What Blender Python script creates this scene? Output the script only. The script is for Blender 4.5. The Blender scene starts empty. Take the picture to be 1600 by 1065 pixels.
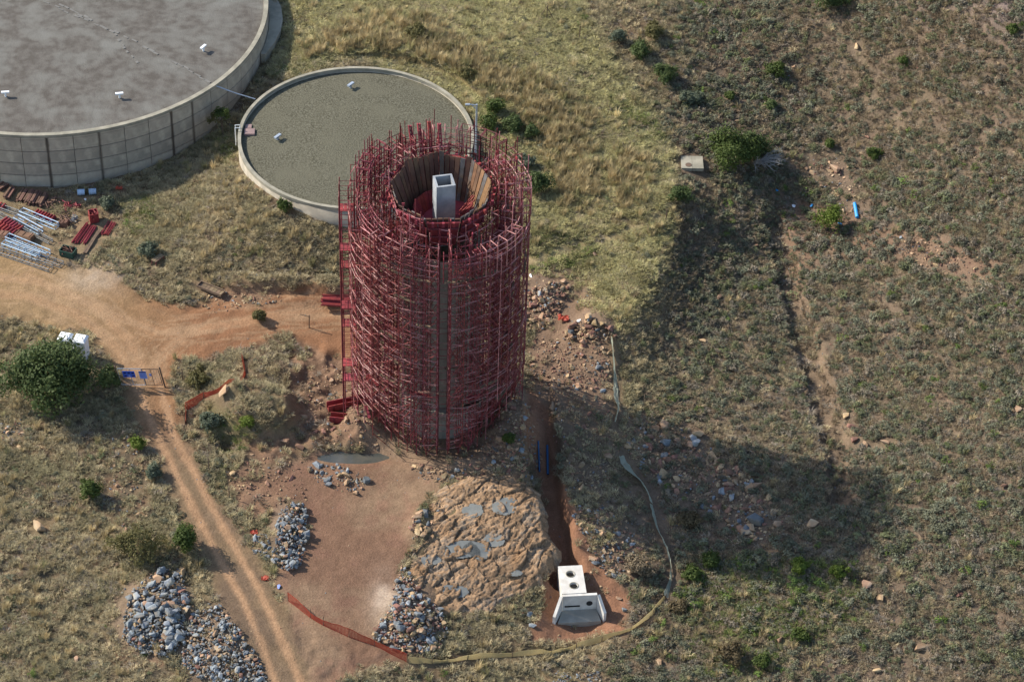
import bpy, bmesh, math, random
import numpy as np
from mathutils import Vector, Matrix, Euler

random.seed(5)
RNG = np.random.default_rng(11)
SC = bpy.context.scene
COL = SC.collection
R_ = math.radians

# ------------------------------------------------------------------ camera
F, PX, PY = 4000.0, 640.0, 532.5            # focal length and principal point, photo pixels (1600 wide)
PITCH = R_(41.4)
RI = np.array([1.0, 0, 0])
FW = np.array([0, math.cos(PITCH), -math.sin(PITCH)])
UP = np.array([0, math.sin(PITCH), math.cos(PITCH)])
CAM = -222.0 * (FW + RI * ((690 - PX) / F) + UP * ((PY - 640) / F))   # origin = foot of the tower axis
cd = bpy.data.cameras.new('camera')
cam = bpy.data.objects.new('camera', cd)
COL.objects.link(cam)
cam.location = CAM
cam.rotation_euler = (math.pi / 2 - PITCH, 0, 0)
cd.sensor_width = 36.0
cd.lens = 36.0 * F / 1600.0
cd.shift_x = (800 - PX) / 1600.0
cd.clip_start = 1.0
cd.clip_end = 6000.0
SC.camera = cam
SC.render.resolution_x, SC.render.resolution_y = 1024, 681

# ------------------------------------------------------------------ light
SUN_AZ, SUN_EL = R_(22.5), R_(36.0)          # the light travels towards +x and a little towards the camera
ray = Vector((math.cos(SUN_EL) * math.cos(SUN_AZ), -math.cos(SUN_EL) * math.sin(SUN_AZ), -math.sin(SUN_EL)))
w = bpy.data.worlds.new('World')
SC.world = w
w.use_nodes = True
nt = w.node_tree
bg = nt.nodes['Background']
sky = nt.nodes.new('ShaderNodeTexSky')
sky.sky_type = 'NISHITA'
sky.sun_disc = False
sky.sun_elevation = SUN_EL
sky.sun_rotation = math.atan2(-ray.x, -ray.y)
sky.air_density = 1.0
sky.dust_density = 1.0
nt.links.new(sky.outputs[0], bg.inputs[0])
bg.inputs[1].default_value = 0.14
sl = bpy.data.lights.new('sun', 'SUN')
sl.energy = 4.4
sl.angle = R_(0.5)
sl.color = (1.0, 0.93, 0.82)
sun = bpy.data.objects.new('sun', sl)
COL.objects.link(sun)
sun.location = (-60, 30, 80)
sun.rotation_euler = ray.to_track_quat('-Z', 'Y').to_euler()
vs = SC.view_settings
vs.view_transform = 'Standard'
vs.look = 'None'
vs.gamma = 1.0
vs.exposure = 0.78
vs.use_curve_mapping = False


# ------------------------------------------------------------------ maths helpers
def proj(P):
    P = np.asarray(P, float) - CAM
    d = P @ FW
    return PX + F * (P @ RI) / d, PY - F * (P @ UP) / d, d


def unp(u, v, z):
    D = FW + RI * ((u - PX) / F) + UP * ((PY - v) / F)
    return CAM + D * ((z - CAM[2]) / D[2])


def vnoise(x, y, seed=0):
    xi = np.floor(x).astype(np.int64); yi = np.floor(y).astype(np.int64)
    fx = x - xi; fy = y - yi
    fx = fx * fx * (3 - 2 * fx); fy = fy * fy * (3 - 2 * fy)

    def h(a, b):
        n = (a * 374761393 + b * 668265263 + seed * 1442695041) & 0xFFFFFFFF
        n = ((n ^ (n >> 13)) * 1274126177) & 0xFFFFFFFF
        n = n ^ (n >> 16)
        return (n & 0xFFFF) / 32767.5 - 1.0
    return (h(xi, yi) * (1 - fx) + h(xi + 1, yi) * fx) * (1 - fy) + (h(xi, yi + 1) * (1 - fx) + h(xi + 1, yi + 1) * fx) * fy


def fbm(x, y, s, seed=0, oct=4):
    r = 0; a = 1.0; t = 0
    for k in range(oct):
        r = r + a * vnoise(x * s, y * s, seed + k * 17); t += a
        a *= .5; s *= 2.03
    return r / t


def sstep(a, b, x):
    t = np.clip((x - a) / (b - a), 0, 1)
    return t * t * (3 - 2 * t)


def segdist(x, y, pts):
    """distance to a polyline and the parameter (0..1 along it)"""
    best = np.full(np.shape(x), 1e9); tt = np.zeros(np.shape(x)); n = len(pts) - 1
    for i in range(n):
        ax, ay = pts[i][:2]; bx, by = pts[i + 1][:2]
        dx, dy = bx - ax, by - ay
        t = np.clip(((x - ax) * dx + (y - ay) * dy) / (dx * dx + dy * dy + 1e-9), 0, 1)
        d = np.hypot(x - ax - t * dx, y - ay - t * dy)
        m = d < best
        best = np.where(m, d, best); tt = np.where(m, (i + t) / n, tt)
    return best, tt


def polysd(u, v, poly):
    """signed distance to a polygon (negative inside)"""
    inside = np.zeros(np.shape(u), bool)
    n = len(poly)
    for i in range(n):
        x0, y0 = poly[i]; x1, y1 = poly[(i + 1) % n]
        c = ((y0 > v) != (y1 > v)) & (u < (x1 - x0) * (v - y0) / (y1 - y0 + 1e-9) + x0)
        inside ^= c
    d, _ = segdist(u, v, list(poly) + [poly[0]])
    return np.where(inside, -d, d)


# ------------------------------------------------------------------ terrain heights (spot heights: photo pixel, metres)
SPOT = [(0, 440, 1.5), (150, 480, 1.3), (230, 560, .8), (400, 490, 1.1), (500, 500, .8), (250, 680, .3), (330, 800, -.5),
 (420, 950, -1.2), (470, 1060, -1.6), (100, 300, 1.3), (50, 370, 1.5), (-60, 330, 1.5), (200, 330, 1.8), (300, 265, 2.3), (350, 215, 2.9),
 (440, 130, 4.8), (460, 60, 5.2), (480, 20, 5.5), (300, -60, 5), (-100, 100, 3), (440, 350, 4.3), (300, 335, 2.8), (250, 400, 1.9), (440, 440, 1.8), (350, 445, 1.5),
 (385, 300, 4.7), (540, 360, 3.6), (760, 130, 6), (560, 85, 6), (700, 60, 6.5), (860, 150, 6), (880, 250, 4.5), (850, 360, 3.4), (960, 300, 4.5),
 (1080, 256, 4.6), (1045, 325, 4.2), (950, 380, 3.), (900, 430, 2.), (850, 490, 1), (830, 600, .1),
 (1055, 320, 4.0), (1015, 430, 2.6), (965, 520, 1.2), (1090, 420, .9), (1040, 530, -.1), (1140, 350, 2.2), (1230, 330, 1.6), (1240, 450, .3),
 (1280, 600, -.7), (1310, 770, -.9), (1150, 600, -1), (1000, 640, -.9), (1000, 760, -1.8), (1150, 800, -1.6), (1250, 900, -1.5), (1100, 950, -3.6),
 (950, 800, -1.7), (1050, 1000, -4.), (1350, 1000, -2.6), (1200, 250, 3.6), (1300, 150, 6), (1200, 50, 8), (1400, 50, 11), (1590, 10, 16),
 (1590, 200, 10.5), (1590, 400, 6.5), (1400, 350, 3.6), (1450, 550, 2), (1590, 700, 3), (1590, 900, .3), (1590, 1060, -1.6), (1000, 60, 7.5), (1000, 150, 6),
 (690, 640, 0), (690, 720, 0), (600, 690, -.2), (770, 690, .1), (550, 560, .5), (555, 620, .3), (560, 830, -.9), (640, 760, -.6), (500, 760, -.7),
 (480, 920, -1.1), (560, 960, -1.4), (620, 1030, -1.9), (0, 560, .8), (100, 620, .5), (50, 800, -.6), (150, 900, -1), (50, 1050, -2), (250, 1000, -1.6),
 (740, 755, .2), (660, 830, -.7), (830, 800, -.2), (720, 950, -2.6), (820, 930, -2.8), (800, 1010, -3.6), (650, 900, -1.5), (740, 850, -1.15), (900, 1050, -4.4), (-80, 700, 0), (1700, 500, 6), (800, -60, 8), (1000, -60, 9)]
_sp = np.array([list(unp(u, v, z)) for u, v, z in SPOT])


def _tps(r2):
    return r2 * np.log(r2 + 1e-6) * .5


def _fit():
    n = len(_sp)
    d2 = ((_sp[:, None, :2] - _sp[None, :, :2]) ** 2).sum(-1)
    A = np.zeros((n + 3, n + 3))
    A[:n, :n] = _tps(d2) + np.eye(n) * 4.0
    A[:n, n] = 1; A[:n, n + 1:] = _sp[:, :2]
    A[n, :n] = 1; A[n + 1:, :n] = _sp[:, :2].T
    return np.linalg.solve(A, np.concatenate([_sp[:, 2], [0, 0, 0]]))


_wt = _fit()


def hbase(x, y):
    x = np.clip(np.asarray(x, float), -66, 72); y = np.clip(np.asarray(y, float), -46, 72)
    r = _wt[-3] + _wt[-2] * x + _wt[-1] * y
    for k in range(len(_sp)):
        r = r + _wt[k] * _tps((x - _sp[k, 0]) ** 2 + (y - _sp[k, 1]) ** 2)
    return r


def _hit(fn, u, v):
    z = 0.0
    for _ in range(40):
        P = unp(u, v, z)
        z += .6 * (float(fn(P[0], P[1])) - z)
    return unp(u, v, z)


def gb(u, v):
    P = _hit(hbase, u, v)
    return P[0], P[1]


# tanks (centre and radius from the rim ellipses)
BT_Z, ST_Z = 7.5, 5.9
_c = unp(88, 13, BT_Z); BT = (_c[0], _c[1]); BT_R = 330 * proj(_c)[2] / F
_c = unp(556, 211, ST_Z); ST = (_c[0], _c[1]); ST_R = 184 * proj(_c)[2] / F

BUMPS = [  # pixel, rx, ry, height, power
 (405, 650, 3.5, 2.6, 2.3, 5), (430, 590, 2.6, 2.0, .8, 2), (240, 962, 2.9, 3.6, 1.3, 2), (348, 1012, 3.2, 3.6, .8, 2), (447, 835, 1.2, 3.2, .8, 2), (420, 850, 1.2, 1.5, .4, 2),
 (535, 745, 1.6, 1.1, .25, 2), (640, 965, 2.2, 3.0, .8, 2), (845, 470, 1.9, 2.6, .8, 2), (922, 512, 2.0, 1.5, 1.0, 2), (655, 825, .9, 2.2, .5, 2),
 (940, 820, 2.3, 2.5, .6, 2), (800, 720, 1.6, 1.8, .6, 2), (700, 725, 3.6, .9, .45, 2), (1063, 305, 2, 2, .5, 2), (240, 850, 4, 2, .4, 2), (350, 690, .9, 1.2, -1.1, 2), (470, 470, 3, .6, .3, 2),
 (905, 950, 3.0, 3.6, -1.0, 3), (1240, 300, 2.5, 2.5, -.6, 2), (355, 610, 2.4, 1.4, .9, 2), (180, 295, 1.2, .8, .5, 2), (552, 711, 3.6, .75, -.45, 3), (345, 632, 1.6, 1.2, 1.0, 3), (806, 672, 2.6, 3.0, 2.2, 3), (566, 668, 1.9, 2.0, 1.3, 3)]
CUT = [(345, 441), (400, 445), (450, 448), (500, 451), (545, 456)]
_bw = [(*gb(b[0], b[1]), *b[2:]) for b in BUMPS]
TRENCH = [gb(*p) for p in ((838, 600), (845, 660), (850, 720), (858, 780), (872, 840), (885, 885))]
GULLY = [gb(*p) for p in ((1210, 350), (1228, 420), (1240, 470), (1262, 540), (1288, 620), (1310, 700), (1316, 780))]
RIDGE = [gb(*p) for p in ((1052, 322), (1022, 420), (965, 515), (940, 545))]
CUTW = [gb(*p) for p in CUT]
PIPEPATH = [gb(*p) for p in ((1045, 330), (1000, 357), (940, 378), (860, 395), (822, 410))]

ROAD = [(-90, 385), (60, 398), (120, 425), (175, 428), (225, 468), (290, 486), (350, 478), (420, 468), (470, 450), (545, 462), (560, 560), (505, 545), (450, 522),
 (400, 532), (330, 548), (272, 562), (262, 600), (285, 680), (325, 760), (375, 830), (405, 900), (450, 960), (500, 1110), (415, 1110), (375, 980),
 (325, 880), (285, 800), (250, 720), (215, 640), (192, 592), (172, 562), (135, 520), (60, 498), (-90, 480)]
PAD = [(490, 700), (600, 712), (700, 735), (692, 768), (650, 800), (642, 860), (600, 960), (590, 1015), (500, 1000), (450, 945), (425, 900), (480, 850), (480, 790), (405, 765), (440, 730)]
PAD2 = [(440, 900), (590, 960), (640, 1030), (560, 1045), (500, 1090), (460, 1000)]
OUTC = [(688, 770), (735, 742), (800, 742), (832, 768), (856, 808), (860, 870), (846, 910), (800, 935), (760, 958), (690, 955), (650, 932), (640, 890), (655, 850), (668, 800)]
TRDIRT = [(826, 600), (858, 640), (872, 740), (902, 800), (926, 860), (985, 930), (975, 990), (900, 1005), (830, 1005), (848, 915), (862, 870), (855, 800), (835, 740), (812, 660)]
YARD = [(-90, 285), (60, 300), (140, 305), (190, 330), (185, 380), (110, 420), (-90, 400)]
GRASSY = [(430, -90), (880, -90), (960, 90), (1060, 230), (1062, 320), (1030, 430), (960, 540), (880, 430), (818, 430), (818, 330), (740, 200), (560, 95), (430, 110)]
TALL = [[(470, 70), (560, 45), (680, 50), (760, 85), (850, 110), (930, 170), (940, 230), (930, 310), (880, 330), (850, 250), (780, 170), (700, 100), (560, 85), (480, 95)],
        [(955, 245), (1000, 235), (1025, 270), (1010, 320), (960, 325)], [(560, 30), (650, 20), (700, 60), (620, 70)]]
BANK = [(200, 260), (340, 190), (375, 300), (450, 350), (530, 345), (530, 440), (440, 450), (330, 445), (200, 400)]
GREEN = [[(330, 215), (372, 200), (378, 250), (345, 262)], [(830, 370), (900, 365), (930, 395), (870, 430), (825, 425)], [(410, 110), (520, 88), (520, 102), (440, 125)],
         [(740, 150), (780, 165), (800, 230), (770, 250), (750, 200)], [(960, 150), (1040, 180), (1050, 230), (980, 220)], [(1100, 860), (1340, 870), (1360, 960), (1180, 1065), (1080, 1065), (1060, 930)],
         [(-20, 330), (20, 300), (20, 340)], [(195, 320), (240, 300), (250, 350), (200, 370)], [(400, 660), (350, 760), (330, 640)]]
ROUGH = [(400, 560), (480, 540), (570, 560), (600, 690), (560, 705), (470, 705), (420, 720), (340, 700), (400, 690), (450, 640)]
REDSOIL = [[(455, 560), (560, 520), (600, 690), (480, 705), (450, 640)], [(1200, 300), (1300, 312), (1420, 350), (1560, 408), (1545, 440), (1400, 412), (1285, 400), (1245, 460), (1215, 400)], [(375, 690), (460, 680), (480, 720), (400, 730)], [(470, 455), (545, 462), (560, 640), (500, 690), (440, 560)], [(300, 440), (450, 440), (440, 475), (330, 480)], [(350, 730), (480, 720), (480, 800), (380, 820)], [(820, 420), (890, 430), (960, 520), (940, 640), (830, 640)]]


def h(x, y, pits=True):
    x = np.asarray(x, float); y = np.asarray(y, float)
    z = hbase(x, y)
    for bx, by, rx, ry, hh, pw in _bw:
        z = z + hh * np.exp(-(((x - bx) / rx) ** 2 + ((y - by) / ry) ** 2) ** (pw / 2.0))
    d, t = segdist(x, y, TRENCH)
    z = z - (1.9 * sstep(0, .35, t) + .3) * (1 - sstep(.9, 1.7, d + .25 * vnoise(x * .9, y * .9, 3)))
    d, t = segdist(x, y, GULLY)
    z = z - .75 * (1 - sstep(.7, 1.5, d + .3 * vnoise(x * .7, y * .7, 4)))
    d, t = segdist(x, y, CUTW)
    z = z + .75 * sstep(0, .15, t) * (1 - sstep(.45, .85, d + .2 * vnoise(x * .8, y * .8, 9)))
    d, t = segdist(x, y, RIDGE)
    z = z + .6 * np.exp(-(d / 2.2) ** 2)
    u, v, _ = proj(np.stack([x, y, z], -1))
    sm = 1 - np.clip(np.maximum(1 - sstep(-14, 8, polysd(u, v, ROAD)), 1 - sstep(-12, 8, polysd(u, v, PAD))), 0, 1)
    z = z + sm * (.26 * fbm(x, y, .22, 1) + .16 * fbm(x, y, .9, 2, 3) + .05 * vnoise(x * 2.7, y * 2.7, 5)) + (1 - sm) * .05 * fbm(x, y, .8, 6, 3)
    ro = np.maximum(1 - sstep(-14, 14, polysd(u, v, ROUGH)), .8 * (1 - sstep(-14, 14, polysd(u, v, [(735, 700), (770, 620), (815, 590), (835, 640), (838, 740), (790, 745)]))))
    z = z + ro * (.55 * (1 - 2 * np.abs(fbm(x, y, .45, 71, 4))) - .25)
    if not pits: return z
    r1 = np.hypot(x - BT[0], y - BT[1]); r2 = np.hypot(x - ST[0], y - ST[1])
    z = np.where(r1 < BT_R - .35, np.minimum(z, .5), z)
    z = np.where(r2 < ST_R - .35, np.minimum(z, 2.0), z)
    z = np.where((r2 > ST_R - .35) & (r2 < ST_R + 2.5), np.minimum(z, ST_Z - .45 + .0 * z), z)
    return z


CLEAR = []                                    # spots kept free of plants: x, y, radius
CLEARP = []                                   # stony areas with thin plant cover (photo pixels)


def clr(P, r):
    CLEAR.append((P[0], P[1], r))


def G(u, v):
    P = _hit(lambda a, b: h(a, b, False), u, v)
    return Vector((P[0], P[1], float(h(P[0], P[1]))))


def hz(x, y):
    return float(h(x, y))


# ------------------------------------------------------------------ node materials
def mat(name, c1, c2=None, scale=4.0, c3=None, s3=.6, rough=.9, bump=.0, bscale=12.0, metal=0.0, spec=.3, rnd=0.0, attr=None, inst=False, transl=0.0, coord='Object'):
    m = bpy.data.materials.new(name)
    m.use_nodes = True
    n = m.node_tree.nodes; l = m.node_tree.links
    b = n['Principled BSDF']
    b.inputs['Roughness'].default_value = rough
    b.inputs['Metallic'].default_value = metal
    b.inputs['Specular IOR Level'].default_value = spec
    tc = n.new('ShaderNodeTexCoord')
    vec = tc.outputs[coord]

    def noise(sc, det=5.0, ro=.6):
        t = n.new('ShaderNodeTexNoise'); t.inputs['Scale'].default_value = sc
        t.inputs['Detail'].default_value = det; t.inputs['Roughness'].default_value = ro
        l.new(vec, t.inputs['Vector']); return t.outputs['Fac']

    def ramp(f, lo=.38, hi=.62):
        r = n.new('ShaderNodeMapRange'); r.inputs[1].default_value = lo; r.inputs[2].default_value = hi
        l.new(f, r.inputs[0]); return r.outputs[0]

    def mix(f, a, bb, mode='MIX'):
        x = n.new('ShaderNodeMix'); x.data_type = 'RGBA'; x.blend_type = mode
        if isinstance(f, float): x.inputs[0].default_value = f
        else: l.new(f, x.inputs[0])
        for i, cc in ((6, a), (7, bb)):
            if isinstance(cc, tuple): x.inputs[i].default_value = (*cc[:3], 1)
            else: l.new(cc, x.inputs[i])
        return x.outputs[2]
    col = c1
    if attr:
        a = n.new('ShaderNodeAttribute'); a.attribute_name = attr
        if inst: a.attribute_type = 'INSTANCER'
        col = a.outputs['Color']
        if c1 is not None: col = mix(1.0, col, c1, 'MULTIPLY')
    if c2 is not None:
        if attr: col = mix(ramp(noise(scale)), mix(1.0, col, c2, 'MULTIPLY'), col)
        else: col = mix(ramp(noise(scale)), col, c2)
    if c3 is not None:
        col = mix(ramp(noise(s3, 4.0), .45, .68), col, c3)
    if rnd:
        oi = n.new('ShaderNodeObjectInfo')
        mr = n.new('ShaderNodeMapRange'); mr.inputs[3].default_value = 1 - rnd; mr.inputs[4].default_value = 1 + rnd
        l.new(oi.outputs['Random'], mr.inputs[0])
        hs = n.new('ShaderNodeHueSaturation')
        l.new(mr.outputs[0], hs.inputs['Value'])
        mh = n.new('ShaderNodeMapRange'); mh.inputs[3].default_value = .5 - rnd * .05; mh.inputs[4].default_value = .5 + rnd * .05
        mm = n.new('ShaderNodeMath'); mm.operation = 'MULTIPLY'; mm.inputs[1].default_value = 7.31
        fr = n.new('ShaderNodeMath'); fr.operation = 'FRACT'
        l.new(oi.outputs['Random'], mm.inputs[0]); l.new(mm.outputs[0], fr.inputs[0]); l.new(fr.outputs[0], mh.inputs[0])
        l.new(mh.outputs[0], hs.inputs['Hue'])
        if isinstance(col, tuple): hs.inputs['Color'].default_value = (*col[:3], 1)
        else: l.new(col, hs.inputs['Color'])
        col = hs.outputs[0]
    if isinstance(col, tuple): b.inputs['Base Color'].default_value = (*col[:3], 1)
    else: l.new(col, b.inputs['Base Color'])
    if bump:
        bp = n.new('ShaderNodeBump'); bp.inputs['Strength'].default_value = 1.0; bp.inputs['Distance'].default_value = bump
        l.new(noise(bscale, 6.0, .65), bp.inputs['Height']); l.new(bp.outputs[0], b.inputs['Normal'])
    if transl:
        tr = n.new('ShaderNodeBsdfTranslucent')
        if isinstance(col, tuple): tr.inputs[0].default_value = (*col[:3], 1)
        else: l.new(col, tr.inputs[0])
        ms = n.new('ShaderNodeMixShader'); ms.inputs[0].default_value = transl
        l.new(b.outputs[0], ms.inputs[1]); l.new(tr.outputs[0], ms.inputs[2])
        l.new(ms.outputs[0], n['Material Output'].inputs[0])
    return m


M = {}
M['earth'] = mat('earth', None, (.74, .73, .72), 7.0, rough=.97, attr='Col', bump=.07, bscale=5.0, spec=.1)
M['rockface'] = mat('rock_face', None, (.66, .66, .68), 9.0, rough=.93, attr='Col', bump=.03, bscale=9.0, spec=.15)
M['mud'] = mat('wet_mud', (.135, .145, .14), (.20, .20, .18), 1.2, rough=.45, spec=.4)
M['water'] = mat('muddy_water', (.05, .055, .05), (.09, .085, .07), .6, rough=.12, spec=.5)
M['conc_wall'] = mat('stained_concrete', (.36, .315, .245), (.27, .24, .19), .5, (.42, .37, .285), 1.1, rough=.9, bump=.01, bscale=6, rnd=.08)
M['conc_dark'] = mat('joint_concrete', (.10, .09, .075), (.15, .13, .10), 1.0, rough=.95)
M['coping'] = mat('coping_concrete', (.31, .285, .22), (.21, .195, .15), .8, rough=.9, bump=.01)
M['roof_big'] = mat('mauve_roof_gravel', (.078, .068, .057), (.118, .107, .092), 1.1, (.15, .145, .128), .28, rough=.95, bump=.05, bscale=6)
M['roof_small'] = mat('olive_roof_gravel', (.07, .066, .046), (.15, .142, .105), 6.5, (.125, .118, .085), .3, rough=1.0, spec=.0, bump=.09, bscale=7)
M['seam'] = mat('weathered_felt', (.135, .128, .115), (.17, .165, .15), 2, rough=.95)
M['white'] = mat('white_paint', (.78, .80, .80), (.70, .72, .72), 3, rough=.5)
M['precast'] = mat('new_concrete', (.60, .58, .53), (.50, .48, .44), 1.6, (.44, .41, .36), .9, rough=.8, bump=.004)
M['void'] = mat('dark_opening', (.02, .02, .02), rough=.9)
M['shaft'] = mat('shaft_concrete', (.33, .30, .245), (.25, .23, .19), .9, rough=.85, bump=.01)
M['core'] = mat('pale_shaft_concrete', (.33, .345, .355), (.22, .235, .25), .8, rough=.8, bump=.006)
M['red'] = mat('red_oxide_tube', (.20, .032, .038), (.12, .02, .026), 1.5, rough=.55, rnd=.25, spec=.4)
M['redlight'] = mat('highlight_red_tube', (.47, .22, .205), (.28, .09, .09), 3, rough=.5, rnd=.25, spec=.5)  # lighter pink-red paints sun highlights into some of the tubes
M['redpanel'] = mat('red_steel_panel', (.27, .04, .045), (.18, .03, .035), 2.5, rough=.6, rnd=.2)
M['rust'] = mat('rusty_steel', (.13, .068, .042), (.075, .042, .03), 2.0, (.18, .10, .06), 1.0, rough=.8, rnd=.3, bump=.006)
M['rustgrey'] = mat('grey_steel_plank', (.13, .125, .125), (.085, .07, .06), 2.0, (.15, .095, .06), .9, rough=.7, rnd=.35, bump=.006)
M['ochre'] = mat('ochre_plank', (.25, .14, .07), (.17, .095, .05), 2.0, rough=.8, rnd=.2)
M['timber'] = mat('weathered_timber', (.20, .145, .09), (.13, .09, .06), 3.0, rough=.9, rnd=.25)
M['brown'] = mat('dark_brown_timber', (.13, .075, .055), (.18, .105, .075), 3.0, rough=.85, rnd=.3)
M['bluelat'] = mat('pale_blue_steel', (.42, .54, .66), (.32, .44, .55), 3.0, rough=.5, rnd=.15)
M['greylat'] = mat('grey_steel', (.22, .23, .23), (.15, .15, .14), 3.0, rough=.6, rnd=.2)
M['galv'] = mat('galvanised_steel', (.40, .45, .50), (.32, .36, .41), 3.0, rough=.4, metal=.3)
M['bluepipe'] = mat('blue_plastic', (.02, .22, .52), (.03, .30, .60), 2.0, rough=.4)
M['navypipe'] = mat('dark_blue_plastic', (.02, .08, .18), rough=.5)
M['signblue'] = mat('sign_blue', (.05, .11, .48), rough=.5)
M['signdark'] = mat('sign_navy', (.015, .025, .14), rough=.5)
M['signpale'] = mat('sign_pale_blue', (.24, .31, .60), rough=.5)
M['post'] = mat('rusty_post', (.09, .065, .05), (.14, .09, .06), 4, rough=.8)
M['orange'] = mat('orange_mesh', (.44, .075, .04), (.34, .06, .035), 1.0, rough=.6, transl=.25)
M['palenet'] = mat('pale_green_shade_net', (.46, .48, .37), (.36, .38, .29), 1.0, rough=.8, transl=.5)
M['yellownet'] = mat('faded_yellow_mesh', (.52, .42, .21), (.42, .35, .19), .8, rough=.8, transl=.55)
M['hatch'] = mat('dusty_pink_hatch', (.27, .185, .17), (.22, .15, .14), 2, rough=.7)
M['rockblue'] = mat('blue_grey_stone', (.20, .22, .235), (.115, .13, .145), 2.2, (.29, .26, .20), .9, rough=.9, rnd=.42, bump=.05, bscale=5)
M['rocktan'] = mat('tan_stone', (.34, .225, .13), (.24, .15, .09), 1.8, (.40, .31, .20), .9, rough=.9, rnd=.28, bump=.02, bscale=5)
M['rockred'] = mat('red_brown_stone', (.23, .125, .085), (.165, .09, .065), 1.8, rough=.92, rnd=.28, bump=.02, bscale=5)
M['grass'] = mat('dry_grass', None, attr='tint', inst=True, rough=.9, transl=.25, spec=.1)
M['shrub'] = mat('karoo_shrub', None, attr='tint', inst=True, rough=.9, transl=.2, spec=.1)
M['twig'] = mat('dead_twig', (.17, .145, .125), rough=.95)
M['bark'] = mat('bark', (.12, .09, .065), (.08, .06, .045), 3, rough=.95)


def leafmat(name, c1, c2):
    return mat(name, c1, c2, 1.6, rough=.65, transl=.3, spec=.2)


# ------------------------------------------------------------------ mesh helpers
class MB:
    def __init__(s): s.v = []; s.f = []

    def add(s, vs_, fs):
        o = len(s.v); s.v += [tuple(q) for q in vs_]; s.f += [tuple(i + o for i in q) for q in fs]; return s

    def box(s, c, size, rot=None):
        hx, hy, hz_ = size[0] / 2, size[1] / 2, size[2] / 2
        P = [Vector((x, y, z)) for z in (-hz_, hz_) for x, y in ((-hx, -hy), (hx, -hy), (hx, hy), (-hx, hy))]
        if rot is not None: P = [rot @ q for q in P]
        c = Vector(c)
        return s.add([q + c for q in P], [(3, 2, 1, 0), (4, 5, 6, 7), (0, 1, 5, 4), (1, 2, 6, 5), (2, 3, 7, 6), (3, 0, 4, 7)])

    def tube(s, a, b, r, n=5, caps=True, r2=None):
        a = Vector(a); b = Vector(b); d = (b - a)
        if d.length < 1e-6: return s
        d.normalize(); t = Vector((0, 0, 1)) if abs(d.z) < .9 else Vector((1, 0, 0))
        x = d.cross(t).normalized(); y = d.cross(x)
        r2 = r if r2 is None else r2
        A = [a + (x * math.cos(k * 2 * math.pi / n) + y * math.sin(k * 2 * math.pi / n)) * r for k in range(n)]
        B = [b + (x * math.cos(k * 2 * math.pi / n) + y * math.sin(k * 2 * math.pi / n)) * r2 for k in range(n)]
        fs = [(k, k + n, (k + 1) % n + n, (k + 1) % n) for k in range(n)]
        if caps: fs += [tuple(range(n)), tuple(range(2 * n - 1, n - 1, -1))]
        return s.add(A + B, fs)

    def path(s, pts, r, n=5):
        for a, b in zip(pts[:-1], pts[1:]): s.tube(a, b, r, n)
        return s

    def mesh(s, name, m=None, smooth=False):
        me = bpy.data.meshes.new(name); me.from_pydata(s.v, [], s.f); me.update()
        if m is not None: me.materials.append(M[m] if isinstance(m, str) else m)
        if smooth: me.polygons.foreach_set('use_smooth', [True] * len(me.polygons))
        return me

    def build(s, name, m, parent=None, smooth=False):
        return link(name, s.mesh(name, m, smooth), parent)


def link(name, me, parent=None):
    o = bpy.data.objects.new(name, me); COL.objects.link(o)
    if parent is not None: o.parent = parent
    return o


def tag(o, label=None, cat=None, group=None, kind=None):
    if label: o['label'] = label
    if cat: o['category'] = cat
    if group: o['group'] = group
    if kind: o['kind'] = kind
    return o


def thing(name, label, cat, loc=(0, 0, 0), rz=0.0, group=None):
    o = bpy.data.objects.new(name, None); COL.objects.link(o)
    o.location = loc; o.rotation_euler = (0, 0, rz); o.empty_display_size = .3
    return tag(o, label, cat, group)


def npmesh(name, V, Fc, m):
    """mesh from arrays; Fc is (n,3) or (n,4)"""
    me = bpy.data.meshes.new(name)
    k = Fc.shape[1]
    me.vertices.add(len(V)); me.vertices.foreach_set('co', np.asarray(V, np.float32).ravel())
    me.loops.add(Fc.size); me.loops.foreach_set('vertex_index', Fc.ravel().astype(np.int32))
    me.polygons.add(len(Fc)); me.polygons.foreach_set('loop_start', np.arange(0, Fc.size, k, dtype=np.int32))
    me.update(calc_edges=True)
    if m is not None: me.materials.append(M[m] if isinstance(m, str) else m)
    return me


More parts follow.
